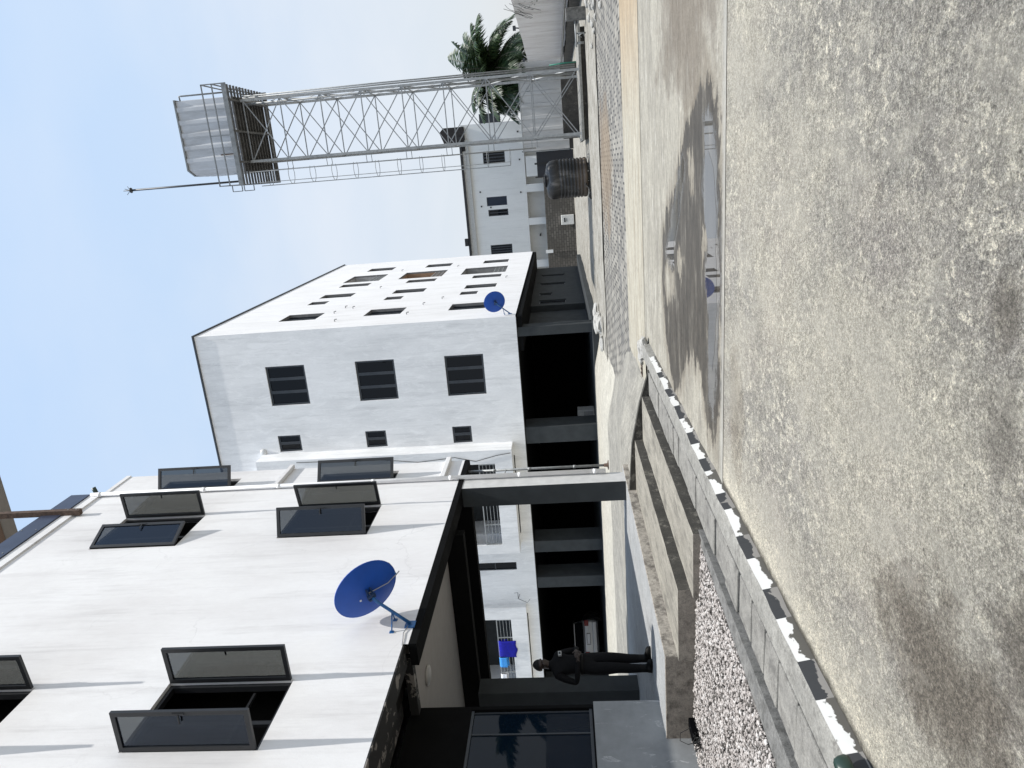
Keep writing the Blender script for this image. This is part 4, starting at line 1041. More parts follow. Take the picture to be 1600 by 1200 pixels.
mb = carbody(); mb.v = [QC @ p for p in mb.v]; o = obj('body', mb, CARP, car); bevel(o, .03, 2, 25)
mb = MB(); cs = [(.10, 1.0, .80), (.75, 1.47, .62), (1.5, 1.53, .64), (2.3, 1.48, .62), (3.15, .96, .80)]
vs = []
for y, z, hw in cs: vs += [(-hw if z > 1.1 else -hw, y, z), (hw, y, z)]
for y, hw in ((.10, .86), (.75, .86), (1.5, .87), (2.3, .87), (3.15, .86)): vs += [(-hw, y, .98), (hw, y, .98)]
fs = []
for i in range(4): fs.append((2 * i, 2 * i + 1, 2 * i + 3, 2 * i + 2)); fs.append((2 * i, 2 * i + 2, 10 + 2 * i + 2, 10 + 2 * i)); fs.append((2 * i + 1, 10 + 2 * i + 1, 10 + 2 * i + 3, 2 * i + 3))
mb.add([QC @ Vector(p) for p in vs], fs, 0); 
for i, k in enumerate(range(len(mb.f))): mb.m[i] = 0
o = obj('windows', mb, [CARG, CARP], car)
mb = MB(); mb.add([QC @ Vector(p) for p in [(-.64, .72, 1.475), (.64, .72, 1.475), (.66, 1.5, 1.545), (-.66, 1.5, 1.545), (.64, 2.32, 1.49), (-.64, 2.32, 1.49), (-.64, .72, 1.44), (.64, .72, 1.44)]], [(0, 1, 2, 3), (3, 2, 4, 5), (6, 7, 1, 0)], 0, False)
o = obj('roof', mb, CARP, car); m = o.modifiers.new('t', 'SOLIDIFY'); m.thickness = .03
mb = MB()
for s in (-1, 1): mb.add([QC @ Vector(p) for p in [(s * .80, .05, 1.0), (s * .66, .68, 1.46), (s * .70, .80, 1.47), (s * .87, .2, 1.0)]], [(0, 1, 2, 3), (3, 2, 1, 0)], 0)
obj('pillar', mb, CARP, car)
for s in (-1, 1):
    mb = MB(); mb.box(s * .60 if s > 0 else -.88, .88 if s > 0 else -.60, -.02, .10, .74, .95); mb.v = [QC @ p for p in mb.v]; bevel(obj('tail_light', mb, REDL, car), .03, 2)
mb = MB(); mb.box(-.24, .24, -.03, -.012, .70, .84); mb.v = [QC @ p for p in mb.v]; pl = obj('number_plate', mb, PLATE, car)
mb = MB(); mb.box(-.27, .27, -.012, .0, .68, .86); mb.v = [QC @ p for p in mb.v]; obj('plate_frame', mb, BLK, pl)
mb = MB(); mb.box(-.82, .82, -.07, .1, .34, .56); mb.v = [QC @ p for p in mb.v]; bevel(obj('bumper', mb, CARP, car), .05, 3)
for sx in (-1, 1):
    for y in (.98, 3.6):
        mb = MB(); q = Matrix.Rotation(PI / 2, 4, 'Y')
        mb.lathe([(.19, -.11), (.31, -.11), (.335, -.08), (.335, .08), (.31, .11), (.19, .11)], 28); mb.v = [QC @ (q @ p + Vector((sx * .86, y, .335))) for p in mb.v]
        w = obj('wheel', mb, RUBBER, car)
        mb = MB()
        mb.lathe([(.02, .10), (.06, .105), (.07, .09)], 14)
        for k in range(7):
            a = 2 * PI * k / 7; mb.bar((.05 * math.cos(a), .05 * math.sin(a), .09), (.195 * math.cos(a), .195 * math.sin(a), .10), .035, .02)
        mb.lathe([(.18, .095), (.2, .11), (.2, .06)], 28, cap=False)
        if sx < 0: mb.v = [Vector((p.x, p.y, -p.z)) for p in mb.v]
        mb.v = [QC @ (q @ p + Vector((sx * .86, y, .335))) for p in mb.v]
        obj('rim', mb, STEEL, w)

# ================================================================== WATER TOWER
tw = thing('water_tower', 'tall galvanised lattice tower with caged ladder and rusty slatted platform', 'tower', (2.5, 34.5, .33))
LX = (1.25, 3.87); LY = (33.2, 35.85); z0, z1 = .33, 15.5
top_in = .0
lp = lambda i, j, z: Vector((LX[i], LY[j], z))
for i in (0, 1):
    for j in (0, 1):
        mb = MB(); mb.bar(lp(i, j, z0), lp(i, j, z1), .105); mb.box(LX[i] - .16, LX[i] + .16, LY[j] - .16, LY[j] + .16, z0, z0 + .02)
        obj('leg', mb, STEEL, tw)
nodes = [.45, 2.45, 4.4, 6.3, 8.15, 10.0, 11.85, 13.7, 15.4]
faces = [((0, 0), (1, 0)), ((0, 1), (1, 1)), ((0, 0), (0, 1)), ((1, 0), (1, 1))]
for a, b in faces:
    for k in range(len(nodes)):
        if k in (0,): continue
        mb = MB(); mb.bar(lp(*a, nodes[k]), lp(*b, nodes[k]), .042); 
        e = lp(*a, nodes[k])
        obj('horizontal_brace', mb, STEELB, tw)
    for k in range(len(nodes) - 1):
        off = Vector((0, -.03, 0)) if a[1] == b[1] else Vector((.03, 0, 0))
        mb = MB(); mb.bar(lp(*a, nodes[k]) + off, lp(*b, nodes[k + 1]) + off, .038); obj('diagonal_brace', mb, STEELB, tw)
        mb = MB(); mb.bar(lp(*b, nodes[k]) - off, lp(*a, nodes[k + 1]) - off, .038); obj('diagonal_brace', mb, STEELB, tw)
mb = MB()
for x, r in ((4.02, .035), (4.10, .03), (3.75, .05)): mb.tube([(x, 33.4, .5), (x, 33.4, 9.0), (x - .03, 33.5, 15.5)], r, 8)
obj('riser_pipe', mb, STEEL, tw)
mb = MB(); mb.tube([(4.13, 33.2, 1.6), (4.16, 33.2, 1.0), (4.16, 33.1, .45)], .03, 8); mb.tube([(4.05, 35.9, 10), (4.05, 35.9, 6)], .02, 6); obj('hose', mb, GREEN, tw)
# ladder with cage on the left side
lad = MB(); lx = .80; ly = 33.25
for y in (ly, ly + .42): lad.tube([(lx, y, 2.4), (lx, y, 16.4)], .025, 6)
for z in np.arange(2.6, 15.5, .32): lad.tube([(lx, ly, z), (lx, ly + .42, z)], .012, 5)
for z in (2.45, 4.4, 6.3, 8.15, 10.0, 11.85, 13.7):
    for dz in (-.12, .12): lad.tube([(lx, ly, z + dz), (LX[0], LY[0], z + dz)], .016, 5)
ladder = obj('ladder', lad, STEEL, tw)
cg = MB(); R = .37
for z in np.arange(3.6, 15.4, 1.02):
    cg.tube([(lx - .33 - .42 * math.cos(t) + .09, ly + .21 + .40 * math.sin(t), z) for t in np.linspace(-2.35, 2.35, 21)], .013, 5)
for t in (-.9, 0, .9):
    cg.tube([(lx - .33 - .42 * math.cos(t) + .09, ly + .21 + .40 * math.sin(t), z) for z in (3.6, 15.3)], .013 if t else .02, 5)
obj('ladder_cage', cg, STEEL, ladder)
# platform
PX = (.27, 4.52); PY = (32.2, 36.6)
mb = MB()
for k in range(14):
    y = PY[0] + .06 + (PY[1] - PY[0] - .12) * k / 13
    mb.box(PX[0], PX[1], y - .035, y + .035, 15.70, 15.78)
for k in range(3): mb.box(LX[0] - .04 + k * 1.31, LX[0] + .04 + k * 1.31, PY[0], PY[1], 15.58, 15.695)
mb.box(PX[0] - .02, PX[1] + .02, PY[0] - .06, PY[0] - .005, 15.60, 15.80, 1); mb.box(PX[0] - .02, PX[1] + .02, PY[1] + .005, PY[1] + .06, 15.60, 15.80)
obj('platform', mb, [plain('dark_weathered_steel', (.10, .098, .095), .7, .3, var=.35, scale=6), STEELD], tw)
mb = MB(); mb.box(.85, 4.06, 33.0, 36.4, 15.79, 15.83); obj('deck', mb, plain('rusty_deck_sheet', (.07, .062, .055), .8, var=.3), tw)
mb = MB()
for z in (16.25, 16.72):
    c = [(PX[0], PY[0], z), (PX[1], PY[0], z), (PX[1], PY[1], z), (PX[0], PY[1], z), (PX[0], PY[0], z)]
    for a, b in zip(c[:-1], c[1:]): mb.bar(a, b, .045)
for x in PX:
    for y in np.linspace(PY[0], PY[1], 3): mb.bar((x, y, 15.8), (x, y, 16.74), .045)
mb.bar((2.4, PY[0], 15.8), (2.4, PY[0], 16.74), .03)
for z, zz in ((15.2, 15.65), (15.75, 16.2)):
    c = [(PX[0], PY[0] + .1, z), (PX[0] - .28, PY[0] + .1, z), (PX[0] - .28, PY[0] + .1, zz), (PX[0], PY[0] + .1, zz)]
    for a, b in zip(c[:-1], c[1:]): mb.bar(a, b, .035)
obj('guard_rail', mb, STEELD, tw)
mb = MB(); mb.tube([(.42, 32.25, 15.8), (.42, 32.25, 20.9)], .045, 8)
mb.lathe([(.0, 0), (.12, .02), (.12, .06), (.03, .1), (.015, .4), (.002, .42)], 10)
for i in range(len(mb.v) - 60, len(mb.v)): mb.v[i] = mb.v[i] + Vector((.42, 32.25, 20.9))
for k in range(4):
    a = k * PI / 2 + .4; mb.tube([(.42, 32.25, 20.98), (.42 + .2 * math.cos(a), 32.25 + .2 * math.sin(a), 21.12)], .012, 5)
obj('lightning_mast', mb, FRAME2, tw)
# sheet metal tank house on the platform
bt = thing('roof_tank', 'square corrugated metal water tank up on the tower platform', 'tank', (2.45, 34.7, 15.83))
def corrugate(mb, o, u, w, h, amp=.05, pitch=.62, inn=Y, rib=.22, m=0):
    o = Vector(o); n = int(w / pitch); prof = []
    for k in range(n + 1):
        b = k * w / (n + .4)
        prof += [(b, 0), (min(w, b + pitch - rib - .08), 0), (min(w, b + pitch - rib), -amp), (min(w, b + pitch - .08), -amp)]
    prof = [p for i, p in enumerate(prof) if p[0] <= w]; prof.append((w, 0))
    for (a, d), (b, e) in zip(prof[:-1], prof[1:]):
        if b - a < 1e-5: continue
        mb.quad(o + u * a + inn * d, o + u * b + inn * e, o + u * b + inn * e + Z * h, o + u * a + inn * d + Z * h, m)
mb = MB(); a0, a1, b0, b1, c0, c1 = .85, 4.06, 33.1, 36.3, 15.84, 18.45
corrugate(mb, (a0 + .25, b0, c0), X, a1 - a0 - .25, c1 - c0, .06, .55); 
mb.quad((a0, b0 + .5, c0), (a0 + .25, b0, c0), (a0 + .25, b0, c1), (a0, b0 + .5, c1 - .02))
corrugate(mb, (a0, b0 + .5, c0), Y, b1 - b0 - .5, c1 - c0, .06, .55, X); corrugate(mb, (a1, b0, c0), Y, b1 - b0, c1 - c0, .06, .55, -X)
corrugate(mb, (a0, b1, c0), X, a1 - a0, c1 - c0, .06, .55, -Y)
obj('side_sheet', mb, TANKM, bt)
mb = MB(); mb.prism([(a0 - .04, b0 + .5, c1 + .002), (a0 + .22, b0 - .08, c1 + .002), (a1 + .06, b0 - .08, c1 + .002), (a1 + .06, b1 + .05, c1 + .002), (a0 - .04, b1 + .05, c1 + .002)], (0, 0, .07)); obj('lid', mb, STEELD, bt)
mb = MB(); mb.box(1.62, 1.67, b0 - .085, b0 - .065, c0 + .05, c0 + .95); obj('rusty_strap', mb, RUST, bt)
mb = MB(); mb.tube([(4.28, 33.2, 15.8), (4.28, 33.2, 18.2), (4.28, 33.2, 18.3), (4.05, 33.25, 18.3)], .035, 8); obj('inlet_pipe', mb, STEELD, bt)

# ================================================================== GROUND TANK AND TOWER BASE
gt = thing('water_tank', 'battered black ribbed plastic water tank standing on the pavers', 'water tank', (-.62, 34.6, .05))
prof = [(.80, .12), (.88, .16)]
for k in range(8):
    z = .22 + k * .155; prof += [(.90, z), (.90, z + .075), (.865, z + .095), (.865, z + .135)]
prof += [(.90, 1.48), (.89, 1.72), (.86, 1.86), (.74, 1.98), (.36, 2.06), (.34, 2.06)]
mb = MB(); mb.lathe(prof, 48)
for p in mb.v:
    n = mnoise.noise((p.x * 1.5, p.y * 1.5, p.z * 1.2)); p.x *= 1 + .035 * n; p.y *= 1 + .035 * n; p.z += .04 * mnoise.noise((p.x, p.y, 3)) * p.z
    d = math.hypot(p.x - .15, p.y + .5)
    if p.z > 1.75 and d < .5: p.z -= .18 * (1 - d / .5)
    p.x += -.03 * p.z
mb.v = [p + Vector((-.62, 34.6, .0)) for p in mb.v]; obj('body', mb, PTANK, gt)
mb = MB(); mb.lathe([(.30, 2.03), (.30, 2.12), (.24, 2.15), (.02, 2.16)], 24); mb.v = [p + Vector((-.68, 34.7, .0)) for p in mb.v]; obj('lid', mb, RUBBER, gt)
mb = MB(); mb.tube([(-.9, 33.8, .22), (-1.0, 33.5, .22), (-1.15, 33.3, .10), (-1.6, 33.35, .05), (-1.5, 33.5, .12), (-1.2, 33.5, .05)], .03, 6); obj('outlet_hose', mb, RUBBER, gt)
pb = thing('tank_plinth', 'low rough block stand under the ribbed plastic tank', 'block stand', (-.6, 34.6, 0))
mb = MB(); mb.box(-1.15, -.85, 33.9, 35.3, .0, .115); mb.box(-.35, .0, 33.9, 35.3, .0, .115); mb.box(-.8, -.4, 33.85, 34.3, 0, .11); obj('block', mb, DARKB, pb)

tbs = thing('tower_base', 'dark damp blockwork plinth with concrete ring beam under the lattice tower', 'plinth', (3.2, 34.5, 0))
mb = MB(); mb.box(.95, 5.6, 32.9, 36.3, .22, .325); obj('ring_beam', mb, KTOP, tbs)
mb = MB(); mb.box(1.05, 5.5, 33.05, 36.2, -.05, .215); obj('block_wall', mb, DARKB, tbs)
mb = MB(); mb.box(1.2, 4.6, 36.35, 37.2, 0, 1.1)
obj('back_wall', mb, DARKB, tbs)
pls = [(1.35, 37.3, 'narrow dark'), (2.3, 37.4, 'second'), (3.3, 37.2, 'third')]
post = thing('pipe_stand', 'squat grey post with taps and pipes right of the lattice tower', 'pipe stand', (5.6, 31.8, 0))
mb = MB(); mb.box(5.55, 6.0, 31.6, 32.0, -.02, .82); bevel(obj('post', mb, BAND, post), .02, 1)
mb = MB(); mb.tube([(4.6, 32.2, .42), (5.55, 31.9, .44)], .04, 8); mb.tube([(4.75, 32.2, .42), (4.75, 32.2, .1)], .05, 8); mb.tube([(4.95, 32.15, .2), (5.0, 32.0, .3), (5.1, 32.0, .12), (4.95, 32.0, .08)], .02, 6)
mb.tube([(5.1, 32.1, .03), (5.1, 32.1, .42)], .035, 8)
obj('pipe', mb, STEEL, post)
blk = [(4.55, 30.6, .16, 'smooth grey block in front of the pipe stand')]
lw = thing('low_wall', 'low dark stained wall with a pale coping below the stained metal fence', 'low wall', (6.5, 36, 0))
mb = MB()
n = 12
for k in range(n):
    y = 33 + k * 2.2; mb.box(7.0, 7.35, y, y + 2.18, -.03, .55 + .12 * mnoise.noise((y, 0, 0)))
obj('wall', mb, DARKB, lw)
mb = MB(); mb.box(6.95, 7.38, 33, 59, .68, .76); obj('coping', mb, BAND, lw)
# stones along the right edge of the pavers
sl = [(4.6, 23.0, .13), (4.3, 24.5, .10), (4.9, 25.4, .16), (4.45, 26.4, .12), (5.2, 27.2, .14), (4.2, 22.2, .09), (5.0, 28.4, .13), (5.35, 24.4, .18), (5.5, 26.2, .14), (4.75, 21.6, .11), (5.25, 22.6, .15), (5.7, 29.3, .16), (3.9, 27.3, .08), (4.1, 25.6, .08)]
for i, (x, y, r) in enumerate(sl):
    o = obj('stone', rock((x, y, .05), r, 40 + i * 3, .7), RUBBLE, None, (x, y, 0)); tag(o, 'loose grey stone on the right edge of the pavers', 'stone', 'loose stones along the paver edge')

# ================================================================== FENCES AND FAR HOUSE
fr = thing('metal_fence', 'long pale stained corrugated metal fence running back along the right', 'fence', (8, 40, 0))
mb = MB(); corrugate(mb, (8.0, 14, .02), Y, 47.0, 3.28, .05, .42, -X, .12); 
for p in mb.v:
    if p.z > 1: p.z += .03 * mnoise.noise((p.y * .3, 0, 0))
o = obj('sheet', mb, m_corr('rust_footed_sheet_metal', (.78, .755, .73), .02, (.52, .475, .44)), fr)
mb = MB(); mb.box(8.06, 8.14, 14, 61, 3.18, 3.26)
obj('rail', mb, STEELD, fr)
for y in range(15, 62, 6):
    mb = MB(); mb.box(8.06, 8.16, y, y + .1, 0, 3.3); obj('post', mb, STEELD, fr)
mb = MB()
for y in (47, 60.5):
    mb.tube([(8.05, y, 3.25), (8.1, y, 3.55)], .04, 6); mb.box(7.95, 8.2, y - .15, y + .1, 3.5, 3.68)
obj('fence_lamp', mb, FRAME2, fr)
fb = thing('metal_fence', 'grey ribbed metal screen standing across the yard behind the lattice tower', 'fence', (4.5, 61.5, 0))
mb = MB(); corrugate(mb, (1.25, 61.4, .35), X, 6.8, 3.75, .08, .95, Y, .30); obj('sheet', mb, CORR2, fb)
for x in (1.2, 3.4, 5.6, 7.8):
    mb = MB(); mb.box(x, x + .12, 61.5, 61.6, 0, 4.3); obj('post', mb, STEELD, fb)
mb = MB(); mb.box(1.2, 8.0, 61.45, 61.9, 0, .34); obj('footing', mb, DARKB, fb)
mb = MB(); mb.box(1.15, 8.0, 61.36, 61.5, 4.10, 4.2); obj('capping', mb, STEEL, fb)
tw_ = [(2.6, 59.9, 1.0), (4.2, 60.2, .8), (5.6, 60.0, 1.1)]
gd = thing('dark_gate', 'dark navy opening with a gate beside the ribbed metal screen', 'gate', (.4, 64, 0))
mb = MB(); mb.box(-.9, 1.2, 64, 64.1, 0, 3.2); obj('gate_leaf', mb, plain('deep_navy_paint', (.012, .015, .022), .6), gd)
mb = MB(); mb.box(.15, .3, 63.9, 63.98, 0, 3.4); mb.box(-.95, -.85, 63.9, 63.98, 0, 3.4); obj('gate_post', mb, FRAME, gd)

fh_ = thing('far_house', 'far pale two storey house with louvred windows across the yard', 'house', (-2, 74, 0))
mb = MB(); hl = [(.58, 1.74, 6.34, 8.42, .12), (-3.30, -2.46, 6.46, 8.42, .12), (-4.27, -3.66, 6.42, 8.35, .12), (-7.95, -7.04, 6.3, 8.42, .12)]
mb.wall((0, 70, 0), X, Z, Y, (-14, 4.25), (4.5, 10.3), hl, 0)
mb.quad((4.25, 70, 0), (4.25, 82, 0), (4.25, 82, 10.3), (4.25, 70, 10.3)); mb.quad((-14, 70, 4.5), (4.25, 70, 4.5), (4.25, 71.2, 4.5), (-14, 71.2, 4.5)); mb.quad((-14, 71.2, 0), (4.25, 71.2, 0), (4.25, 71.2, 4.5), (-14, 71.2, 4.5))
mb.quad((-14, 70, 10.3), (4.25, 70, 10.3), (4.25, 82, 10.3), (-14, 82, 10.3))
obj('wall', mb, W_FAR, fh_)
mb = MB(); mb.box(-14, 2.9, 69.7, 70.02, 9.72, 10.3); obj('eaves_band', mb, plain('cream_fascia', (.50, .50, .48), .8), fh_)
mb = MB(); mb.box(-14.2, 3.2, 69.5, 82, 10.31, 10.52); mb.box(-6.9, -6.2, 69.4, 69.9, 10.52, 10.85); obj('roof_edge', mb, FRAME, fh_)
mb = MB(); mb.prism([(1.9, 69.6, 10.0), (4.1, 69.6, 10.0), (4.1, 69.6, 11.9), (3.7, 69.6, 12.3), (2.6, 69.6, 11.9), (2.6, 69.6, 10.55), (1.9, 69.6, 10.5)], (0, 3, 0)); obj('gable_roof', mb, plain('charred_timber', (.022, .02, .02), .9, var=.4), fh_)
for a, b, c, d, e in hl:
    if a > -4.4 and b < -3.5: window(fh_, (0, 70, 0), X, Y, a, b, c, d, e, 2, .08, .1)
    elif a > -3.5 and b < -2: window(fh_, (0, 70, 0), X, Y, a, b, c, d, e, 1, .05, .1, NAVY, glass('blue_reflecting_glass', (.02, .03, .05), .05))
    else: window(fh_, (0, 70, 0), X, Y, a, b, c, d, e, 4, .08, .12)
mb = MB(); mb.box(4.26, 5.1, 70.2, 70.28, 6.5, 8.5); obj('open_shutter', mb, FRAME2, fh_)
for a, b in ((-2.28, -1.55), (-5.38, -4.72), (-9.5, -8.8)):
    mb = MB(); mb.box(a, b, 70.01, 70.6, 2.7, 4.495); obj('pillar', mb, W_FAR, fh_)
mb = MB()
for x, z in ((.7, 4.9), (-2.3, 5.0), (-3.35, 8.9), (-3.5, 8.0), (3.2, 4.9), (-2.0, 8.9), (-6.5, 3.4)): mb.box(x, x + .14, 69.95, 69.998 if z > 4.5 else 71.19, z, z + .14)
obj('wall_vent', mb, FRAME, fh_)
bw = thing('block_wall', 'bare grey blockwork boundary wall below the far house', 'wall', (-5, 69.4, 0))
mb = MB(); mb.box(-14, -.85, 69.2, 69.42, -.1, 2.82); mb.box(-14, -5.6, 69.19, 69.2, .0, .01)
obj('wall', mb, BLOCK, bw)
mb = MB(); mb.box(-8.05, -7.72, 69.10, 69.19, 0, 2.3); mb.box(-8.1, -7.8, 69.08, 69.19, 2.3, 3.0, 1); obj('pier', mb, [BLOCK, W_FAR], bw)
mb = MB(); mb.box(-.85, 1.0, 70.0, 70.2, 0, 4.4); tag(obj('yard_wall', mb, W_FAR, None, (0, 70, 0)), 'plain pale wall panel between the plastic tank and the metal screen', 'wall')
ac = thing('air_conditioner', 'white outdoor air conditioner unit against the blockwork wall', 'air conditioner', (-5, 68.9, 0))
mb = MB(); mb.box(-5.5, -4.6, 68.7, 69.15, .15, 1.36); bevel(obj('casing', mb, plain('white_enamel', (.66, .66, .64), .5), ac), .03, 1)
mb = MB(); mb.box(-5.25, -4.85, 68.69, 68.70, .95, 1.1); mb.box(-5.2, -4.9, 68.69, 68.70, .8, .86); obj('grille', mb, GREYP, ac)
mb = MB(); mb.box(-5.45, -5.35, 68.75, 69.1, 0, .15); mb.box(-4.75, -4.65, 68.75, 69.1, 0, .15); obj('foot', mb, FRAME, ac)

# ---- palms
def palm(loc, h, label, seed, lean=(0, 0), spread=3.6, nfr=22):
    r = random.Random(seed)
    t = thing('palm_tree', label, 'palm tree', loc)
    L = Vector(loc); top = L + Vector((lean[0], lean[1], h))
    mb = MB(); pts = [L + (top - L) * (k / 8) + Vector((.15 * math.sin(k * .6), 0, 0)) for k in range(9)]
    mb.tube(pts, [.24 - .012 * k for k in range(9)], 12); obj('trunk', mb, BARK, t)
    top = pts[-1]
    for k in range(nfr):
        az = 2 * PI * k / nfr * 2.4 + r.uniform(-.25, .25); el = r.uniform(-.4, 1.25) if k > 4 else r.uniform(.9, 1.35)
        ln = spread * r.uniform(.8, 1.1)
        d = Vector((math.cos(az) * math.cos(el), math.sin(az) * math.cos(el), math.sin(el)))
        wind = Vector((-.10, 0, 0))
        sp = []; p = top.copy(); dd = d.copy(); n = 16
        for i in range(n + 1):
            sp.append(p.copy()); p = p + dd * (ln / n); dd = (dd + Vector((0, 0, -.10)) + wind * .3).normalized()
        mb = MB(); mb.tube(sp, [.045 * (1 - .8 * i / n) for i in range(n + 1)], 5, 1)
        nl = 54
        for i in range(4, nl):
            f = i / nl * n; a = int(f); q = sp[a].lerp(sp[min(a + 1, n)], f - a); tg = (sp[min(a + 1, n)] - sp[a - 1 if a else 0]).normalized()
            sd = tg.cross(Z).normalized() if abs(tg.z) < .98 else X
            upv = sd.cross(tg).normalized()
            ll = 1.15 * math.sin(PI * (.12 + .86 * i / nl)) ** .7 * spread / 3.6
            for s in (-1, 1):
                dirv = (sd * s * .85 + tg * .62 + upv * .18 + Vector((r.uniform(-.12, .12), r.uniform(-.12, .12), -.5 + r.uniform(-.2, .15)))).normalized()
                w = tg * .065
                m1 = q + dirv * ll * .55; e = q + dirv * ll + Vector((0, 0, -.22 * ll))
                mb.add([q - w * .5, q + w * .5, m1 + w, m1 - w, e], [(0, 1, 2, 3), (3, 2, 4)], 0)
        obj('frond', mb, [LEAF, BARK], t)
    return t
palm((8.2, 64.5, 0), 6.0, 'bushy palm tree rising behind the metal screens', 4, (0, 0), 4.7, 66)
# trees beyond the right fence that the portico glass mirrors
palm((10.5, 28, 0), 4.5, 'palm tree outside the fence mirrored in the dark glass front', 9, (.3, 0), 3.0, 18)
# climbing twigs over the fence
tv = thing('dry_twigs', 'thin dry twigs hanging over the top of the stained metal fence', 'twigs', (7.8, 40, 2.6))
mb = MB(); r = random.Random(3)
for k in range(9):
    y = 39.5 + r.uniform(-.6, 2.6); z = 2.9 + r.uniform(-.5, .5)
    p = [(7.97, y, z + .5)]
    for j in range(5): p.append((7.93 - .03 * j, p[-1][1] + r.uniform(.1, .35), p[-1][2] - r.uniform(.05, .25)))
    mb.tube(p, .012, 4)
obj('stem', mb, FRAME, tv)
mb = MB()
for k in range(40):
    y = 39.5 + r.uniform(-.6, 3.6); z = 2.5 + r.uniform(-.6, .8); c = Vector((7.9, y, z)); a = Vector((0, r.uniform(-.1, .1), r.uniform(-.1, .1))); b = Vector((.02, r.uniform(-.1, .1), r.uniform(-.1, .1)))
    mb.add([c, c + a, c + a + b, c + b], [(0, 1, 2, 3)])
obj('leaf', mb, LEAF, tv)

# ================================================================== PERSON
pr = thing('person', 'man in a black uniform standing with folded hands on the portico floor', 'person', (-7.2, 8.92, .561), rotz=R_(74))
def person():
    V = []; E = []; Rr = []
    def ad(p, r, par=None):
        V.append(p); Rr.append(r if isinstance(r, tuple) else (r, r)); i = len(V) - 1
        if par is not None: E.append((par, i))
        return i
    pel = ad((0, .0, .96), (.15, .115)); wai = ad((0, .0, 1.10), (.145, .11), pel); che = ad((0, .01, 1.27), (.17, .12), wai); uch = ad((0, .015, 1.40), (.145, .105), che)
    nk = ad((0, .005, 1.50), .058, uch); nk2 = ad((0, -.005, 1.555), .056, nk)
    jw = ad((0, -.022, 1.60), (.062, .072), nk2); hd = ad((0, -.012, 1.665), (.078, .092), jw); hc = ad((0, -.004, 1.722), (.062, .074), hd)
    ad((0, -.108, 1.632), .013, jw)
    for s in (-1, 1): ad((s * .086, .0, 1.645), .016, hd)
    for s in (-1, 1):
        h = ad((s * .088, .005, .90), (.10, .105), pel); th = ad((s * .085, -.005, .70), .10, h); k = ad((s * .085, -.01, .50), .080, th); c = ad((s * .083, .015, .34), .074, k); a = ad((s * .083, .02, .11), .062, c); f = ad((s * .085, -.03, .05), .042, a); ad((s * .10, -.15, .035), .036, f)
        sh = ad((s * .175, .015, 1.395), .068, uch); ua = ad((s * .235, .03, 1.27), .056, sh); el = ad((s * .285, .045, 1.12), .046, ua); fa = ad((s * .20, -.10, 1.105), .042, el); wr = ad((s * .085, -.195, 1.10 + .012 * s), .030, fa)
        pa = ad((s * .045, -.222, 1.10 + .014 * s), (.034, .022), wr); pb = ad((s * .012, -.238, 1.095 + .016 * s), (.036, .02), pa)
        for q in range(4):
            zo = .027 - .018 * q; l = (.07, .078, .074, .058)[q]
            b = ad((-s * .006, -.246 - .012 * s, 1.095 + .016 * s + zo), .0095, pb); m = ad((-s * (.006 + l * .5), -.246 - .012 * s + .006, 1.088 + .016 * s + zo), .009, b); ad((-s * (.006 + l * .9), -.232 - .012 * s, 1.08 + .016 * s + zo), .008, m)
        t = ad((s * .03, -.25, 1.135 + .014 * s), .0105, pa); ad((s * .002, -.268, 1.15 + .014 * s), .009, t)
    me = bpy.data.meshes.new('person_body'); me.from_pydata(V, E, [])
    o = bpy.data.objects.new('tmp', me); COL.objects.link(o)
    md = o.modifiers.new('skin', 'SKIN'); md.use_smooth_shade = True
    for i, rr in enumerate(Rr):
        me.skin_vertices[0].data[i].radius = rr
        me.skin_vertices[0].data[i].use_root = (i == 0)
    sd = o.modifiers.new('sub', 'SUBSURF'); sd.levels = 2; sd.render_levels = 2
    dg = bpy.context.evaluated_depsgraph_get(); ev = o.evaluated_get(dg)
    nm = bpy.data.meshes.new_from_object(ev); nm.name = 'body'
    bpy.data.objects.remove(o)
    for m in (SKIN, UNI, BOOT): nm.materials.append(m)
    for p in nm.polygons:
        c = p.center; p.use_smooth = True
        if c.z > 1.535: p.material_index = 0
        elif abs(c.x) < .10 and c.y < -.185 and c.z > 1.0: p.material_index = 0
        elif c.z < .13: p.material_index = 2
        else: p.material_index = 1
    b = bpy.data.objects.new('body', nm); COL.objects.link(b); b.parent = pr
    def sub(name, mb, mat):
        o = obj(name, mb, mat); o.parent = pr; return o
    mb = MB(); vs = []
    n = 20; rows = 7
    for j in range(rows):
        ph = PI / 2 * (1 - j / (rows - 1) * .98)
        for k in range(n):
            w = 2 * PI * k / n; d = .104 if math.sin(w) > -.3 else .098
            vs.append((.081 * math.cos(w) * math.cos(ph), .002 + d * .95 * math.sin(w) * math.cos(ph) * 1.0, 1.684 + .096 * math.sin(ph) - (.0 if math.sin(w) < .0 else .035 * (j / rows))))
    mb.add(vs, [(j * n + k, j * n + (k + 1) % n, (j + 1) * n + (k + 1) % n, (j + 1) * n + k) for j in range(rows - 1) for k in range(n)], 0, True)
    sub('hair', mb, HAIR)
    mb = MB(); 
    prof = [(-.165, -.115), (.165, -.115)]
    mb.lathe([(.158, 1.015), (.164, 1.02), (.164, 1.055), (.158, 1.06)], 28); mb.v = [Vector((p.x * 1.02, p.y * .82, p.z)) for p in mb.v]; sub('belt', mb, BOOT)
    mb = MB(); mb.box(.06, .13, -.152, -.118, 1.335, 1.385); mb.box(.075, .115, -.155, -.152, 1.345, 1.375, 1); sub('chest_patch', mb, [PATCH, GREYP])
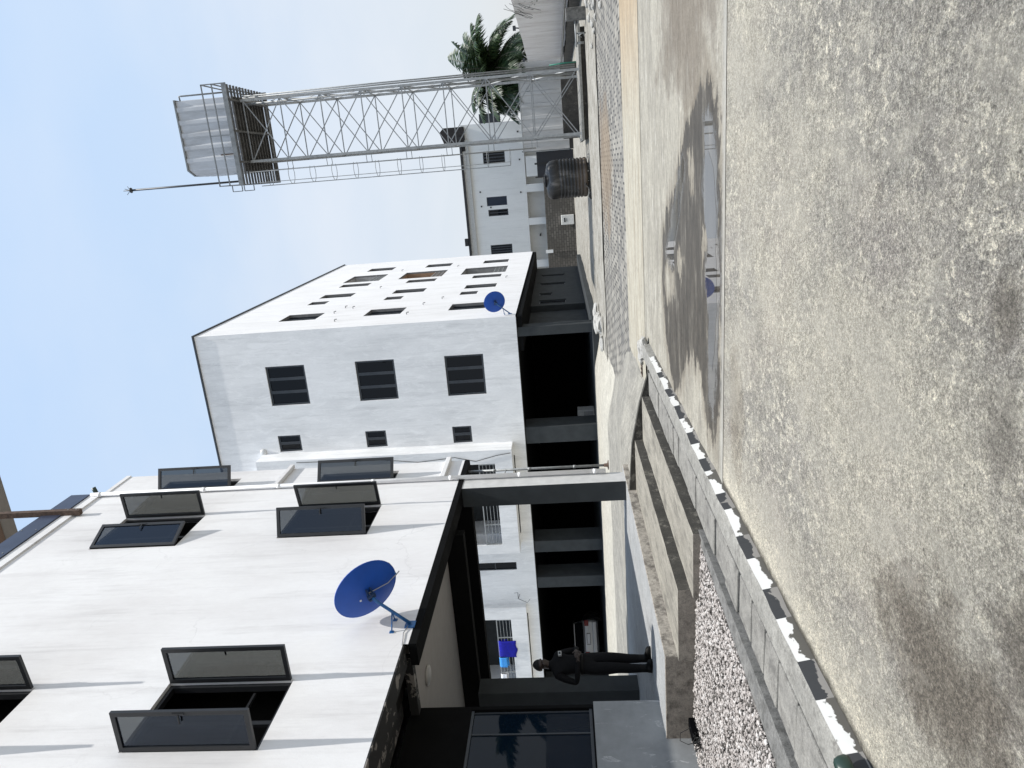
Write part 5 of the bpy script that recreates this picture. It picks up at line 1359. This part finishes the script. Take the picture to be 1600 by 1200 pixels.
    for s in (-1, 1):
        mb = MB()
        mb.lathe([(.058, .02), (.060, .10), (.058, .20), (.054, .24)], 16); mb.v = [p + Vector((s * .084, .018, 0)) for p in mb.v]
        out = [(-.045, .075), (.045, .075), (.052, -.02), (.05, -.12), (.03, -.20), (-.03, -.20), (-.05, -.12), (-.052, -.02)]
        a = s * .12; ca, sa = math.cos(a), math.sin(a)
        f = lambda x, y, z: (s * .09 + x * ca - y * sa * 1, y * ca + x * sa, z)
        mb.add([f(x, y, .0) for x, y in out] + [f(x * .95, y * .97, .05) for x, y in out] + [f(x * .6, y * .8, .10 if y > -.05 else .075) for x, y in out],
               [tuple(range(7, -1, -1))] + [(i, (i + 1) % 8, 8 + (i + 1) % 8, 8 + i) for i in range(8)] + [(8 + i, 8 + (i + 1) % 8, 16 + (i + 1) % 8, 16 + i) for i in range(8)] + [tuple(range(16, 24))], 0, True)
        sub('boot', mb, BOOT)
person()

# ================================================================== SKY, SUN, CAMERA
sd = Vector((1, -.18, 2.75)).normalized()
el = math.asin(sd.z); az = math.atan2(sd.x, sd.y)
w = bpy.data.worlds.new('World'); sc.world = w; w.use_nodes = True
nt = w.node_tree; bg = nt.nodes['Background']
sky = nt.nodes.new('ShaderNodeTexSky'); sky.sky_type = 'NISHITA'; sky.sun_disc = False
sky.sun_elevation = el; sky.sun_rotation = az; sky.altitude = 10; sky.air_density = 1.0; sky.dust_density = 2.5; sky.ozone_density = 1.0
tc = nt.nodes.new('ShaderNodeTexCoord'); mp = nt.nodes.new('ShaderNodeMapping'); mp.inputs['Scale'].default_value = (1, 1, 2.2)
nt.links.new(tc.outputs['Generated'], mp.inputs['Vector'])
sx = nt.nodes.new('ShaderNodeSeparateXYZ'); nt.links.new(tc.outputs['Generated'], sx.inputs[0])
n1 = noi(nt, mp.outputs['Vector'], 2.2, 6, .5, .2)
cl = ramp(nt, n1, [(.46, 0), (.72, .8)])
hz = .8
hcol = ramp(nt, sx.outputs[2], [(.0, (.665, .68, .70)), (.22, (.63, .685, .75)), (.5, (.515, .65, .83)), (.8, (.45, .625, .88))])
gain = mix(nt, 1.0, sky.outputs[0], (1.0, 1.0, 1.0), 'MULTIPLY')
c = mix(nt, hz, gain, mix(nt, 1.0, hcol, (10, 10, 10), 'MULTIPLY'))
c = mix(nt, mth(nt, 'MULTIPLY', cl, ramp(nt, sx.outputs[2], [(.1, .9), (.6, .22)])), c, (7.0, 7.15, 7.4))
nt.links.new(c, bg.inputs['Color']); bg.inputs['Strength'].default_value = .10
sl = bpy.data.lights.new('sun', 'SUN'); sl.energy = 4.4; sl.angle = R_(.6); sl.color = (1, .965, .91)
so = bpy.data.objects.new('sun', sl); COL.objects.link(so); so.rotation_euler = (-sd).to_track_quat('-Z', 'Y').to_euler()

yaw, pit, rol, F = 0.297004744, 0.080305063, -0.0579361761, 1100.0
f = Vector((-math.sin(yaw) * math.cos(pit), math.cos(yaw) * math.cos(pit), math.sin(pit))); r = Vector((math.cos(yaw), math.sin(yaw), 0)); u = r.cross(f)
r2 = r * math.cos(rol) + u * math.sin(rol); u2 = u * math.cos(rol) - r * math.sin(rol)
cam = bpy.data.cameras.new('camera'); co_ = bpy.data.objects.new('camera', cam); COL.objects.link(co_)
xa, ya, za = -u2, r2, -f            # the phone was held sideways: picture right = world down
M = Matrix(((xa.x, ya.x, za.x, 0), (xa.y, ya.y, za.y, 0), (xa.z, ya.z, za.z, 1.55), (0, 0, 0, 1)))
co_.matrix_world = M
cam.sensor_fit = 'HORIZONTAL'; cam.sensor_width = 36; cam.lens = F / 1600 * 36; cam.clip_start = .05; cam.clip_end = 3000
sc.camera = co_
sc.view_settings.view_transform = 'Standard'; sc.view_settings.look = 'None'; sc.view_settings.exposure = 0.4; sc.view_settings.gamma = 1
sc.cycles.max_bounces = 8
sc.cycles.transparent_max_bounces = 12
